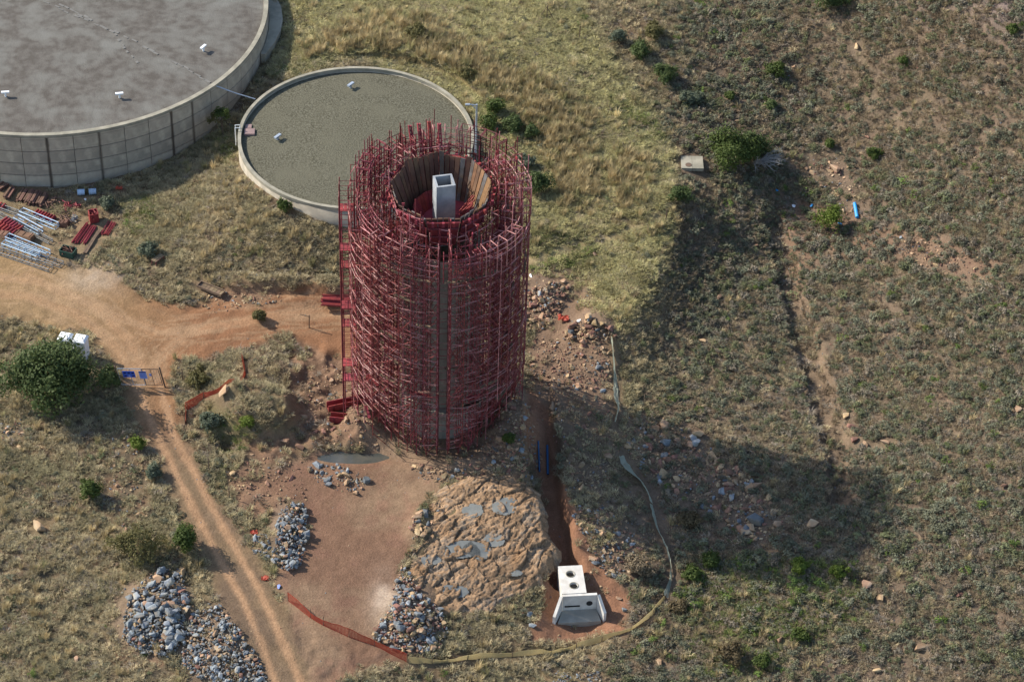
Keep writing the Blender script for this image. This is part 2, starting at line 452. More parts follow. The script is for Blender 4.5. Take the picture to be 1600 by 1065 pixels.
# ------------------------------------------------------------------ zones (used for soil colour and plant density)
def zones(x, y, z):
    u, v, _ = proj(np.stack([x, y, z], -1))
    n1 = fbm(x, y, .35, 21, 4) * 14
    n2 = fbm(x, y, .12, 22, 3) * 26
    s = lambda P, w_=8, nn=n1: 1 - sstep(-w_, w_, polysd(u, v, P) + nn)
    Z = {'u': u, 'v': v}
    Z['road'] = s(ROAD, 8, n1 * .9 - 6)
    Z['pad'] = np.maximum(s(PAD, 8, n1 * .6), s(PAD2, 8, n1 * .6))
    Z['outc'] = s(OUTC, 4, n1 * .3)
    Z['trd'] = s(TRDIRT, 6, n1 * .6)
    Z['yard'] = s(YARD, 12)
    Z['grassy'] = s(GRASSY, 18, n2)
    Z['bank'] = s(BANK, 15, n1)
    t = 0
    for P in TALL: t = np.maximum(t, s(P, 12, n2 * .7))
    Z['tall'] = t
    g = 0
    for P in GREEN: g = np.maximum(g, s(P, 14, n2 * .7))
    Z['green'] = g
    g = 0
    for P in REDSOIL: g = np.maximum(g, s(P, 14, n2 * .7))
    Z['red'] = g
    d, _ = segdist(x, y, GULLY); Z['gully'] = 1 - sstep(.6, 1.5, d + n1 * .05)
    d, _ = segdist(x, y, PIPEPATH); Z['path'] = 1 - sstep(.3, .9, d + n1 * .03)
    r = np.hypot(x, y); Z['base'] = 1 - sstep(7.2, 9.0, r + n1 * .06)
    r1 = np.hypot(x - BT[0], y - BT[1]); r2 = np.hypot(x - ST[0], y - ST[1])
    Z['tank'] = np.where((r1 < BT_R + .4) | (r2 < ST_R + .25), 1.0, 0.0)
    pl = 0
    for bx, by, rx, ry in PILES: pl = np.maximum(pl, 1 - sstep(.75, 1.15, np.hypot((x - bx) / rx, (y - by) / ry)))
    for P_ in CLEARP: pl = np.maximum(pl, .8 * s(P_, 7, n1 * .6))
    Z['rubble'] = s([(815, 420), (900, 430), (975, 520), (965, 640), (1060, 640), (1240, 790), (1260, 860), (1100, 850), (990, 860), (960, 900), (900, 800), (880, 720), (810, 720), (830, 600)], 14, n2)
    Z['pile'] = np.maximum(pl, .62 * Z['rubble'])
    if CLEAR:
        cl = np.zeros(len(x), bool)
        for bx, by, rr_c in CLEAR: cl |= ((x - bx) ** 2 + (y - by) ** 2) < rr_c * rr_c
        Z['tank'] = np.where(cl, 1.0, Z['tank'])
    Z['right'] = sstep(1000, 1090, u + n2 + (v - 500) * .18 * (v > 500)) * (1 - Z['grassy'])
    return Z


PILES = [(*gb(a, b), rx, ry) for a, b, rx, ry in ((240, 962, 3.6, 4.6), (348, 1012, 3.9, 4.4), (447, 835, 1.6, 4.0), (640, 965, 2.8, 3.9), (845, 470, 2.3, 3.), (922, 512, 2.3, 1.8), (535, 745, 2.4, 1.5))]

# ------------------------------------------------------------------ ground sheet
def axis(a, b, st, far):
    core = np.arange(a, b + st * .5, st)
    g = [st * 1.6]
    while sum(g) < far: g.append(g[-1] * 1.55)
    g = np.cumsum(g)
    return np.concatenate([a - g[::-1], core, core[-1] + g])


def ground():
    xs = axis(-58, 62, .22, 1500); ys = axis(-40, 64, .22, 1500)
    X, Y = np.meshgrid(xs, ys)
    x, y = X.ravel(), Y.ravel()
    z = h(x, y)
    Z = zones(x, y, z)
    u, v = Z['u'], Z['v']
    n_a = fbm(x, y, .18, 31); n_b = fbm(x, y, .8, 32); n_c = fbm(x, y, 2.4, 33, 3)
    C = lambda *c: np.array(c)[None, :]

    def bl(c, col, wgt):
        return c * (1 - wgt[:, None]) + col * wgt[:, None]
    c = np.repeat(C(.155, .112, .068), len(x), 0)
    c = bl(c, C(.20, .155, .085), sstep(-.1, .4, n_a))
    c = bl(c, C(.20, .115, .07), sstep(.1, .55, n_b) * .6)
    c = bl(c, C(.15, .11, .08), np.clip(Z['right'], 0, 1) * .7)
    c = bl(c, C(.10, .085, .06), sstep(.0, .5, fbm(x, y, 1.5, 37, 3)) * .6)
    c = bl(c, C(.23, .185, .085), Z['grassy'] * .8)
    c = bl(c, C(.20, .155, .08), Z['bank'] * .8)
    c = bl(c, C(.13, .13, .05), Z['green'] * .5)
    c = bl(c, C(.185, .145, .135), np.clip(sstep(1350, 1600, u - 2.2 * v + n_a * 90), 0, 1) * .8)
    c = bl(c, C(.22, .13, .083), Z['red'] * (.72 - .25 * (u > 1100)))
    c = bl(c, C(.23, .17, .10), Z['yard'] * .6)
    c = bl(c, C(.20, .14, .09), Z['gully'] * .5)
    c = bl(c, C(.33, .26, .14), Z['path'] * .8)
    c = bl(c, C(.22, .15, .10), Z['base'] * .9)
    c = bl(c, C(.19, .135, .095), Z['pile'] * .8)
    c = bl(c, C(.24, .125, .075), np.clip(Z['trd'], 0, 1))
    # dirt road: redder around the gate and the tower, tan towards the left
    rc = bl(np.repeat(C(.30, .205, .11), len(x), 0), C(.27, .142, .078), sstep(90, 330, u + n_a * 80))
    rc = bl(rc, C(.19, .135, .092), sstep(600, 760, v + n_a * 60))
    rc = bl(rc, C(.27, .19, .11), sstep(.0, .4, n_a) * .5)
    ruts = [[(-90, 425), (60, 440), (150, 478), (200, 530), (222, 575)], [(-90, 455), (40, 462), (120, 490), (180, 540), (208, 580)], [(540, 492), (440, 492), (350, 505), (290, 520), (240, 570)],
            [(215, 606), (245, 680), (285, 760), (330, 850), (380, 940), (440, 1090)], [(250, 606), (272, 680), (310, 752), (352, 830), (402, 915), (480, 1090)], [(540, 475), (400, 500), (250, 520), (170, 490), (40, 430)]]
    rt = 0; stk = np.zeros(len(x))
    for k, q in enumerate(ruts):
        d, tq = segdist(x, y, [gb(*p_) for p_ in q])
        if k < 3 or k == 5: stk = np.maximum(stk, sstep(.15, .6, vnoise(d * 4.5 + k * 9, tq * 9, 90 + k)) * (1 - sstep(1.5, 3.2, d)))
        rt = np.maximum(rt, (1 - sstep(.12, .48 if 3 <= k <= 4 else .9, d + n_b * .2)) * (1 if 3 <= k <= 4 else .6))
    rc = bl(rc, C(.43, .27, .16), rt * .95)
    rc = bl(rc, C(.40, .275, .17), stk * .55)
    rc = rc * np.array([.86, .83, .79])[None, :]
    c = bl(c, rc, Z['road'])
    pc = bl(np.repeat(C(.19, .112, .072), len(x), 0), C(.225, .15, .096), sstep(-.1, .4, n_a))
    pc = bl(pc, C(.18, .10, .068), sstep(.0, .5, n_b) * .6)
    c = bl(c, pc, Z['pad'])
    dust = np.exp(-(((u - 150) / 40) ** 2 + ((v - 432) / 22) ** 2)) + .8 * np.exp(-(((u - 600) / 22) ** 2 + ((v - 945) / 45) ** 2))
    c = bl(c, C(.42, .34, .26), np.clip(dust * (1 + n_b), 0, 1) * .7)
    c = c * (1 + .22 * n_c + .12 * n_b)[:, None]
    nx, ny = len(xs), len(ys)
    i = np.arange(nx * ny).reshape(ny, nx)
    Fc = np.stack([i[:-1, :-1], i[:-1, 1:], i[1:, 1:], i[1:, :-1]], -1).reshape(-1, 4)
    road = Z['road'][Fc].mean(1) > .5
    pad = (Z['pad'][Fc].mean(1) > .5) & ~road
    rest = ~road & ~pad
    P = np.stack([x, y, z], -1)
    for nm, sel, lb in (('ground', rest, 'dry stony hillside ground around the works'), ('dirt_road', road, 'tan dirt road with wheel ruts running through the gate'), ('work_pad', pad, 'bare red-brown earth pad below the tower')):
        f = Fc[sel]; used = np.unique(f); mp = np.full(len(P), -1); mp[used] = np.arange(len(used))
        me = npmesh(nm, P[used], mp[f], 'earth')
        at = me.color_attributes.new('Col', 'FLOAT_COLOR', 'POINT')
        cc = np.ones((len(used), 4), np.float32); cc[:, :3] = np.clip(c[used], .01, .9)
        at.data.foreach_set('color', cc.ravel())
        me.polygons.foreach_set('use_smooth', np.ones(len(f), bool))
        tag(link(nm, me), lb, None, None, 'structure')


ground()


# rock outcrop: a stepped, weathered slab of bedrock
def cells(x, y, sc, seed, amp, tilt):
    """broken rock: every cell is a small plane with its own height and dip"""
    X = x / sc; Y = y / sc; xi = np.floor(X).astype(np.int64); yi = np.floor(Y).astype(np.int64)
    best = np.full(x.shape, 1e9); sec = np.full(x.shape, 1e9); hh = np.zeros(x.shape); col = np.zeros(x.shape)

    def rnd_(a, b, k):
        n = (a * 73856093 + b * 19349663 + (seed + k) * 83492791) & 0xFFFFFFFF
        n = ((n ^ (n >> 13)) * 1274126177) & 0xFFFFFFFF
        return ((n ^ (n >> 16)) & 0xFFFF) / 65535.0
    for dx in (-1, 0, 1):
        for dy in (-1, 0, 1):
            a, b = xi + dx, yi + dy
            cx = a + rnd_(a, b, 1); cy = b + rnd_(a, b, 2)
            d = (X - cx) ** 2 + (Y - cy) ** 2; m = d < best
            v = amp * (rnd_(a, b, 3) - .5) + ((X - cx) * (rnd_(a, b, 4) - .35) + (Y - cy) * (rnd_(a, b, 5) - .6)) * tilt
            sec = np.where(m, best, np.minimum(sec, d))
            best = np.where(m, d, best); hh = np.where(m, v, hh); col = np.where(m, rnd_(a, b, 6), col)
    return hh, np.sqrt(sec) - np.sqrt(best), col


def outcrop():
    pts = np.array([gb(*p) for p in OUTC])
    x0, y0 = pts.min(0) - 1; x1, y1 = pts.max(0) + 1
    xs = np.arange(x0, x1, .075); ys = np.arange(y0, y1, .075)
    X, Y = np.meshgrid(xs, ys); x, y = X.ravel(), Y.ravel()
    sd = polysd(x, y, [tuple(p) for p in pts]) + .9 * fbm(x, y, .45, 41)
    zb = hbase(x, y)
    rise = .10 * (1 - sstep(-.5, .2, sd)) - .6 * sstep(-.1, .6, sd)
    a = R_(35)
    s = x * math.cos(a) + y * math.sin(a); t = -x * math.sin(a) + y * math.cos(a)
    wx = s + .45 * fbm(x, y, .4, 42, 2); wy = t + .45 * fbm(x, y, .4, 43, 2)
    rid = 1 - np.abs(fbm(wx * .55, wy * 1.5, 1.1, 44, 5)) * 2.6
    st = fbm(wx * .7, wy * 1.3, .5, 45, 4) * 6
    stp = (np.floor(st) + sstep(.75, 1.0, st - np.floor(st))) / 6
    s2 = fbm(wx * .9, wy * 1.6, 1.6, 47, 3) * 4
    stp2 = (np.floor(s2) + sstep(.7, 1.0, s2 - np.floor(s2))) / 4
    h1, e1, c1_ = cells(wx * .55, wy, 1.0, 5, .24, .55)
    h2, e2, c2_ = cells(wx * .6, wy, .42, 6, .15, .34)
    h3, e3, c3_ = cells(wx * .7, wy, .19, 7, .07, .15)
    dz = .03 * rid + .08 * stp + .6 * h1 + .62 * h2 + .8 * h3 - .10 * (1 - sstep(.0, .06, e1)) - .035 * (1 - sstep(.0, .10, e2)) + .04 * fbm(wx, wy * 2, 3.4, 46, 3)
    rcol = np.array([.325, .21, .122])[None, :] * (.52 + .55 * c2_ + .35 * c1_)[:, None]
    gm = (sstep(.62, .95, c1_ * .6 + c3_ * .5) * .6)[:, None]; rcol = rcol * (1 - gm) + np.array([.20, .18, .15])[None, :] * gm
    om = (sstep(.1, .5, fbm(x, y, .5, 62)) * .5)[:, None]; rcol = rcol * (1 - om) + np.array([.29, .165, .08])[None, :] * om
    rcol = rcol * (1 - .5 * (1 - sstep(.0, .07, e1)) - .3 * (1 - sstep(.0, .12, e2)))[:, None]
    z = zb + rise + dz * (1 - .5 * sstep(-.6, .1, sd)) + .1
    smooth = zb + rise + .1
    nx, ny = len(xs), len(ys)
    i = np.arange(nx * ny).reshape(ny, nx)
    Fc = np.stack([i[:-1, :-1], i[:-1, 1:], i[1:, 1:], i[1:, :-1]], -1).reshape(-1, 4)
    keep = sd[Fc].min(1) < .5
    P = np.stack([x, y, z], -1); f = Fc[keep]
    used = np.unique(f); mp = np.full(len(P), -1); mp[used] = np.arange(len(used))
    me = npmesh('rock_outcrop', P[used], mp[f], 'rockface')
    at = me.color_attributes.new('Col', 'FLOAT_COLOR', 'POINT'); cc = np.ones((len(used), 4), np.float32); cc[:, :3] = rcol[used]; at.data.foreach_set('color', cc.ravel())
    tag(link('rock_outcrop', me), 'bare tan stepped bedrock slab below the tower', None, None, 'structure')
    # grey mud settled in the hollows of the slab
    sm2 = np.stack([x, y, smooth + .02 + .10 * fbm(x, y, .5, 48)], -1)
    for (pu, pv, rx, ry) in ((722, 862, 1.6, .9), (792, 792, 1.3, .9), (745, 862, 1.2, .8), (672, 878, .8, .6), (712, 925, 1.0, .6), (804, 898, .7, .35), (740, 800, 1.0, .7), (772, 845, .9, .6)):
        cx, cy = gb(pu, pv)
        m = (np.hypot((x - cx) / rx, (y - cy) / ry) + .35 * fbm(x, y, .9, 49))[Fc].max(1) < 1
        f = Fc[m & keep]
        if not len(f): continue
        used = np.unique(f); mp = np.full(len(P), -1); mp[used] = np.arange(len(used))
        me = npmesh('mud_patch', sm2[used], mp[f], 'mud')
        me.polygons.foreach_set('use_smooth', np.ones(len(f), bool))
        tag(link('mud_patch', me), 'grey mud settled in hollows of the rock slab', None, None, 'structure')
    return lambda px, py: None


outcrop()
# standing water at the foot of the scaffold
pl = [(470, 712), (500, 696), (560, 690), (620, 692), (645, 712), (620, 728), (540, 732), (485, 728)]
zz = hz(*gb(552, 711)) + .26
mb = MB(); mb.add([Vector(unp(a, b, zz)) for a, b in pl], [tuple(range(len(pl)))])
o = mb.build('water_pool', 'water'); tag(o, 'dark muddy pool at the foot of the scaffold', None, None, 'structure')
if o.data.polygons[0].normal.z < 0: o.data.flip_normals()


# ------------------------------------------------------------------ reservoirs
def ring(r0, r1, z0, z1, n, a0=0.0, a1=2 * math.pi):
    """closed annular band as a mesh builder"""
    m = MB(); full = abs(a1 - a0 - 2 * math.pi) < 1e-6
    k = n if full else n + 1
    V = []
    for i in range(k):
        a = a0 + (a1 - a0) * i / n; c, s = math.cos(a), math.sin(a)
        V += [(r0 * c, r0 * s, z0), (r1 * c, r1 * s, z0), (r1 * c, r1 * s, z1), (r0 * c, r0 * s, z1)]
    Fs = []
    for i in range(n):
        j = (i + 1) % k; A = 4 * i; B = 4 * j
        for q in range(4): Fs.append((A + q, B + q, B + (q + 1) % 4, A + (q + 1) % 4))
    if not full: Fs += [(3, 2, 1, 0), tuple(4 * (k - 1) + q for q in range(4))]
    return m.add(V, Fs)


def disc(r, z, n, rings=10):
    m = MB(); V = [(0, 0, z + .25)]; Fs = []
    for k in range(1, rings + 1):
        for i in range(n):
            a = 2 * math.pi * i / n; V.append((r * k / rings * math.cos(a), r * k / rings * math.sin(a), z + .25 * (1 - (k / rings) ** 2)))
    for i in range(n): Fs.append((0, 1 + i, 1 + (i + 1) % n))
    for k in range(rings - 1):
        for i in range(n):
            j = (i + 1) % n; Fs.append((1 + k * n + i, 1 + (k + 1) * n + i, 1 + (k + 1) * n + j, 1 + k * n + j))
    return m.add(V, Fs)


def vent(parent, u, v, zroof, rot, mt, s=1.0):
    P = unp(u, v, zroof); l0 = Vector((P[0] - parent.location.x, P[1] - parent.location.y, zroof - parent.location.z))
    m = MB(); m.tube(l0, l0 + Vector((0, 0, .62 * s)), .13 * s, 8)
    d = Vector((math.cos(rot), math.sin(rot), 0))
    vv = m.build('vent_pipe', mt, parent)
    m = MB(); m.box(l0 + Vector((0, 0, .68 * s)), (1.0 * s, .34 * s, .2 * s), Matrix.Rotation(rot, 3, 'Z'))
    m.build('vent_cowl', mt, vv)


def stain_shade_wall(m):
    """brown leak stains that run down from some of the upright joints, and dark streaks with ledge shading painted along the lift joints"""
    n = m.node_tree.nodes; l = m.node_tree.links; b = n['Principled BSDF']
    src = b.inputs['Base Color'].links[0].from_socket

    def mth(op, a, c=None):
        q = n.new('ShaderNodeMath'); q.operation = op
        for i, vv in enumerate((a, c)):
            if vv is None: continue
            if isinstance(vv, (int, float)): q.inputs[i].default_value = vv
            else: l.new(vv, q.inputs[i])
        return q.outputs[0]
    ge = n.new('ShaderNodeNewGeometry'); sp = n.new('ShaderNodeSeparateXYZ'); l.new(ge.outputs['Position'], sp.inputs[0])
    ang = mth('ARCTAN2', mth('SUBTRACT', sp.outputs[1], BT[1]), mth('SUBTRACT', sp.outputs[0], BT[0]))
    k = mth('MULTIPLY', ang, 54 / (2 * math.pi)); kr = mth('ROUND', k)
    wn = n.new('ShaderNodeTexWhiteNoise'); wn.noise_dimensions = '1D'; l.new(kr, wn.inputs['W'])
    nz = n.new('ShaderNodeTexNoise'); nz.inputs['Scale'].default_value = .9; l.new(ge.outputs['Position'], nz.inputs['Vector'])
    dist = mth('ADD', mth('ABSOLUTE', mth('SUBTRACT', k, kr)), mth('MULTIPLY', mth('SUBTRACT', nz.outputs[0], .5), .06))
    mr = n.new('ShaderNodeMapRange'); mr.inputs[1].default_value = .09; mr.inputs[2].default_value = .03; l.new(dist, mr.inputs[0])
    st_ = mth('MULTIPLY', mr.outputs[0], mth('MULTIPLY', mth('GREATER_THAN', wn.outputs[0], .55), wn.outputs[0]))
    zf = mth('FRACT', mth('DIVIDE', mth('ADD', sp.outputs[2], mth('SUBTRACT', .05, mth('MULTIPLY', nz.outputs[0], .12))), 1.4))
    hj = n.new('ShaderNodeMapRange'); hj.inputs[1].default_value = .88; hj.inputs[2].default_value = 1.0; l.new(zf, hj.inputs[0])  # dark joint streaks, ledge shading put into the colour
    fac = mth('MAXIMUM', mth('MULTIPLY', st_, .95), mth('MULTIPLY', hj.outputs[0], .3))
    x = n.new('ShaderNodeMix'); x.data_type = 'RGBA'; l.new(fac, x.inputs[0]); l.new(src, x.inputs[6]); x.inputs[7].default_value = (.07, .05, .035, 1)
    l.new(x.outputs[2], b.inputs['Base Color'])


M['conc_panel'] = M['conc_wall'].copy(); M['conc_panel'].name = 'panel_concrete'
stain_shade_wall(M['conc_panel'])
big = thing('reservoir', 'huge round concrete reservoir with mauve gravel roof and panelled wall', 'reservoir', (BT[0], BT[1], 0))
ring(BT_R - .45, BT_R - .03, -1.0, BT_Z - .3, 160).build('wall_core', 'conc_dark', big, True)
disc(BT_R - .3, BT_Z - .32, 120).build('roof', 'roof_big', big, True)
ring(BT_R - .38, BT_R + .06, BT_Z - .28, BT_Z, 160).build('coping', 'coping', big)
for (a_, b_) in (((70, 4), (178, 52)), ((92, 8), (200, 62)), ((178, 55), (215, 100)), ((205, 62), (330, 128))):     # weathered felt seams on the roof
    A_ = unp(*a_, BT_Z - .16); B_ = unp(*b_, BT_Z - .16); d_ = B_ - A_; n_ = 14; mm = MB(); rr0 = random.Random(a_[0])
    for k in range(n_):
        if rr0.random() < .35: continue
        f_ = (k + .5) / n_; q_ = A_ + d_ * f_; r2_ = math.hypot(q_[0] - BT[0], q_[1] - BT[1]) / (BT_R - .3)
        mm.box((q_[0] - BT[0] + rr0.uniform(-.1, .1), q_[1] - BT[1] + rr0.uniform(-.15, .15), BT_Z - .32 + .25 * (1 - r2_ ** 2) + .02), (np.linalg.norm(d_) / n_ * .9, rr0.uniform(.1, .3), .05), Matrix.Rotation(math.atan2(d_[1], d_[0]) + rr0.uniform(-.08, .08), 3, 'Z'))
    tag(mm.build('roof_seam', 'seam', big), kind='stuff')
NSEG = 54
zs = [-.6, 1.4, 2.8, 4.2, 5.6, BT_Z - .3]
for k in range(5):
    base_me = None
    for i in range(NSEG):
        a0 = 2 * math.pi * i / NSEG
        am = (a0 + math.pi / NSEG) % (2 * math.pi)
        if not (math.pi * 1.0 < am or am < math.pi * .16): continue
        g = .028 / BT_R
        if base_me is None:
            base_me = ring(BT_R - .06, BT_R + .03, zs[k] + .03, zs[k + 1] - .03, 4, g, 2 * math.pi / NSEG - g).mesh('wall_panel', 'conc_panel')
        o = link('wall_panel', base_me, big); o.rotation_euler = (0, 0, a0)
for u, v, r in ((318, 80, 1.0), (187, 153, .15), (9, 151, .1)): vent(big, u, v, BT_Z - .2, r, 'white', .75)
sm_ = thing('reservoir', 'smaller round concrete reservoir with olive gravel roof behind the scaffolding', 'reservoir', (ST[0], ST[1], 0))
ring(ST_R - .26, ST_R, 1.0, ST_Z - .28, 120).build('wall', 'conc_wall', sm_, True)
disc(ST_R - .2, ST_Z - .46, 110).build('roof', 'roof_small', sm_, True)
ring(ST_R - .28, ST_R + .04, ST_Z - .30, ST_Z, 120).build('coping', 'coping', sm_)
for u, v, r in ((548, 139, .9), (434, 220, .9)): vent(sm_, u, v, ST_Z - .45, r, 'galv', .8)
P = unp(390, 206, ST_Z - .3)
hx = MB(); hx.box((P[0] - ST[0], P[1] - ST[1], ST_Z - .42), (1.0, .95, .35)); ht = hx.build('access_hatch', 'hatch', sm_)
hx = MB(); hx.box((P[0] - ST[0] - .15, P[1] - ST[1] + .9, ST_Z - .45), (.6, .6, .3)); hx.build('access_hatch', 'hatch', sm_)
hx = MB(); hx.box((P[0] - ST[0] + .05, P[1] - ST[1], ST_Z - .228), (.86, .82, .03)); hx.build('lid', 'hatch', ht)
P = unp(369, 205, ST_Z - .2)
lm = MB()
for s_ in (-.22, .22):
    q = Vector((P[0] - ST[0] - .08, P[1] - ST[1] + s_, 0)); lm.path([q + Vector((0, 0, 4.2)), q + Vector((0, 0, ST_Z + .35)), q + Vector((.45, 0, ST_Z + .35)), q + Vector((.45, 0, ST_Z + .02))], .04)
for k in range(5): lm.tube((P[0] - ST[0] - .08, P[1] - ST[1] - .22, 4.4 + k * .33), (P[0] - ST[0] - .08, P[1] - ST[1] + .22, 4.4 + k * .33), .025)
lm.build('ladder', 'white', sm_)
# pipe strung between the two reservoirs
a = Vector(unp(334, 133, BT_Z - .1)); b = Vector(unp(399, 155, ST_Z - .1)); c = Vector(unp(398.5, 154.5, ST_Z))
mb = MB(); mb.path([a, a.lerp(b, .5) - Vector((0, 0, .1)), b], .055, 6)
tag(mb.build('pipe', 'galv'), 'thin pale pipe strung between the two reservoirs', 'pipe')
# concrete apron block on the far side of the big reservoir
ap = MB(); rr = BT_R + .1
V = []; Fs = []
for k in range(7):
    a_ = R_(-14 + k * 5.5); e = 1.1 * math.sin(math.pi * (k + .4) / 7.2) + .25
    for r_, zt in ((rr, 0), (rr + e, 0), (rr + e, 1), (rr, 1)):
        V.append((BT[0] + r_ * math.cos(a_), BT[1] + r_ * math.sin(a_), 3.2 if zt == 0 else 5.6))
for k in range(6):
    for q in range(4): Fs.append((4 * k + q, 4 * k + 4 + q, 4 * k + 4 + (q + 1) % 4, 4 * k + (q + 1) % 4))
Fs += [(3, 2, 1, 0), (24, 25, 26, 27)]
tag(ap.add(V, Fs).build('buttress', 'coping'), 'curved pale concrete buttress against the huge reservoir wall', 'buttress')

# ------------------------------------------------------------------ water tower under construction
AX = (0.0, 0.0)
tower = thing('water_tower', 'unfinished concrete water tower shaft inside red scaffolding', 'water tower', (0, 0, 0))
m = MB(); NS = 14; rs = 2.9
V = []; Fs = []
zl = [-1.5, 2.9, 2.95, 19.0]
rl = [rs + .75, rs + .75, rs, rs]
for z_, r_ in zip(zl, rl):
    for i in range(NS):
        a_ = 2 * math.pi * (i + .5) / NS; V.append((r_ * math.cos(a_), r_ * math.sin(a_), z_))
for k in range(3):
    for i in range(NS):
        j = (i + 1) % NS; Fs.append((k * NS + i, k * NS + j, (k + 1) * NS + j, (k + 1) * NS + i))
m.add(V, Fs).build('shaft', 'shaft', tower)
for i in range(NS):                       # vertical pilasters on the shaft
    a_ = 2 * math.pi * i / NS
    if math.sin(a_) > .5: continue
    m = MB(); m.box(((rs + .12) * math.cos(a_), (rs + .12) * math.sin(a_), 8.8), (.5, .34, 20.2), Matrix.Rotation(a_, 3, 'Z'))
    m.build('pilaster', 'shaft', tower)
m = MB(); cw = .78; th = .16; zc0, zc1 = 19.0, 25.1
for sx, sy, lx, ly in ((0, -1, 2 * cw, th), (0, 1, 2 * cw, th), (-1, 0, th, 2 * cw - 2 * th), (1, 0, th, 2 * cw - 2 * th)):
    m.box((sx * (cw - th / 2), sy * (cw - th / 2), (zc0 + zc1) / 2), (lx, ly, zc1 - zc0))
cs = m.build('core_shaft', 'core', tower); cs.rotation_euler = (0, 0, R_(11))
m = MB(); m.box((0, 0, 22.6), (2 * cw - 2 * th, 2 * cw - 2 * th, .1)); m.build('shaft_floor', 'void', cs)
m = MB()
V = [(3.0 * math.cos(2 * math.pi * k / 20) - .12, 3.0 * math.sin(2 * math.pi * k / 20), 21.05) for k in range(20)]
m.add(V, [tuple(range(20))]); m.build('floor_slab', 'redpanel', tower)

form = thing('funnel_formwork', 'octagonal funnel of rusty steel planks on top of the tower', 'formwork', (0, 0, 0))
NF = 9
rim = []; bot = []
for i in range(NF):
    a_ = 2 * math.pi * (i + .3) / NF
    rim.append(Vector((4.05 * math.cos(a_) - .25, 4.05 * math.sin(a_), 24.3 + (.5 if math.sin(a_) > .55 else 0))))
    bot.append(Vector((2.9 * math.cos(a_) - .15, 2.9 * math.sin(a_), 20.9)))
for i in range(NF):
    A, B = rim[i], rim[(i + 1) % NF]; C_, D = bot[i], bot[(i + 1) % NF]
    n = (B - A).cross(C_ - A).normalized()
    if n.dot(Vector(((A + B) / 2).to_3d()) - Vector((0, 0, 24))) < 0: n = -n
    mid = (A + B) / 2; aa = math.atan2(mid.y, mid.x)
    for k in range(6):
        t0, t1 = k / 6 + .012, (k + 1) / 6 - .012
        off = n * random.uniform(-.05, .05); ex = random.uniform(-.12, .22)
        p = [A.lerp(B, t0), A.lerp(B, t1), C_.lerp(D, t1), C_.lerp(D, t0)]
        up_ = (p[0] - p[3]).normalized() * ex
        p[0] = p[0] + up_; p[1] = p[1] + up_
        p = [q + off for q in p]
        q2 = [q + n * .09 for q in p]
        m = MB().add(p + q2, [(0, 1, 2, 3), (7, 6, 5, 4), (0, 4, 5, 1), (1, 5, 6, 2), (2, 6, 7, 3), (3, 7, 4, 0)])
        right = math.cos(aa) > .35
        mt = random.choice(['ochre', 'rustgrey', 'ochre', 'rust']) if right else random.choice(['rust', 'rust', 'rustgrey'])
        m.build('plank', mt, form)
    for k in range(3):                      # red backing panels on the outside
        t0, t1 = k / 3 + .02, (k + 1) / 3 - .02
        p = [A.lerp(B, t0), A.lerp(B, t1), C_.lerp(D, t1), C_.lerp(D, t0)]
        p[0] = p[0].lerp(p[3], .06); p[1] = p[1].lerp(p[2], .06)
        p = [q + n * .2 for q in p]; q2 = [q + n * .06 for q in p]
        MB().add(p + q2, [(0, 1, 2, 3), (7, 6, 5, 4), (0, 4, 5, 1), (1, 5, 6, 2), (2, 6, 7, 3), (3, 7, 4, 0)]).build('backing_panel', 'red', form)
    m = MB(); e = n * .34
    m.tube(A + e - Vector((0, 0, .15)), B + e - Vector((0, 0, .15)), .07, 4); m.build('rim_waler', 'redpanel', form)
    for zt in (.3, .62): MB().tube(A.lerp(C_, zt) + e, B.lerp(D, zt) + e, .09, 4).build('waler', 'red', form)
    for k in (.2, .5, .8):
        q = A.lerp(B, k) + n * .48 - Vector((0, 0, .2)); m = MB(); m.box(q, (.2, .2, .42), Matrix.Rotation(aa, 3, 'Z')); m.build('tie_bracket', 'redpanel', form)
for k, (u, v0, v1) in enumerate(((637, 203, 250), (651, 195, 248), (667, 192, 244), (683, 195, 240))):   # tall red soldiers at the back
    x_ = (u - 690) / 19.2; base = Vector((x_ * .93 + .2, 4.6, 23.4)); top = Vector((x_, 5.5, 26.9 - abs(k - 2) * .2))
    m = MB()
    for s_ in (-.09, .09): m.box(((base + top) / 2) + Vector((s_, 0, 0)), (.08, .22, (top - base).length), (top - base).to_track_quat('Z', 'Y').to_matrix())
    for t in np.linspace(.05, .97, 9): m.box(base.lerp(top, t), (.26, .1, .07))
    m.build('soldier', 'redpanel', form)

# red timber and tubes lying inside the funnel
rnd = random.Random(4)
for k in range(5):
    m = MB(); a_ = R_(120 + k * 22)
    q = Vector((2.1 * math.cos(a_), 2.1 * math.sin(a_), 21.75))
    rot = (Matrix.Rotation(a_, 3, 'Z') @ Matrix.Rotation(R_(28 + rnd.uniform(-8, 8)), 3, 'Y'))
    for j in range(3): m.box(q + rot @ Vector((0, -.32 + .32 * j, 0)), (.08, .29, 1.5), rot)
    tag(m.build('red_panel', 'redpanel'), 'red steel panel leaning inside the rusty funnel', 'panel', 'panels leaning inside the funnel')
for k in range(3):
    m = MB()
    for j in range(9):
        a_ = R_(-48 + k * 26 + j * 2.5); q = Vector((1.5 * math.cos(a_), 1.5 * math.sin(a_), 21.1 + .1 * k))
        d = Vector((math.cos(a_) * .7, math.sin(a_) * .7 + .25, .75)) * rnd.uniform(1.1, 1.7)
        m.tube(q + Vector((rnd.uniform(-.2, .2), rnd.uniform(-.2, .2), .1)), q + d, .06, 5)
    tag(m.build('tube_bundle', 'redpanel'), 'loose bright red tubes leaning beside the core inside the funnel', 'tubes', 'tube bundles inside the funnel')
m = MB()
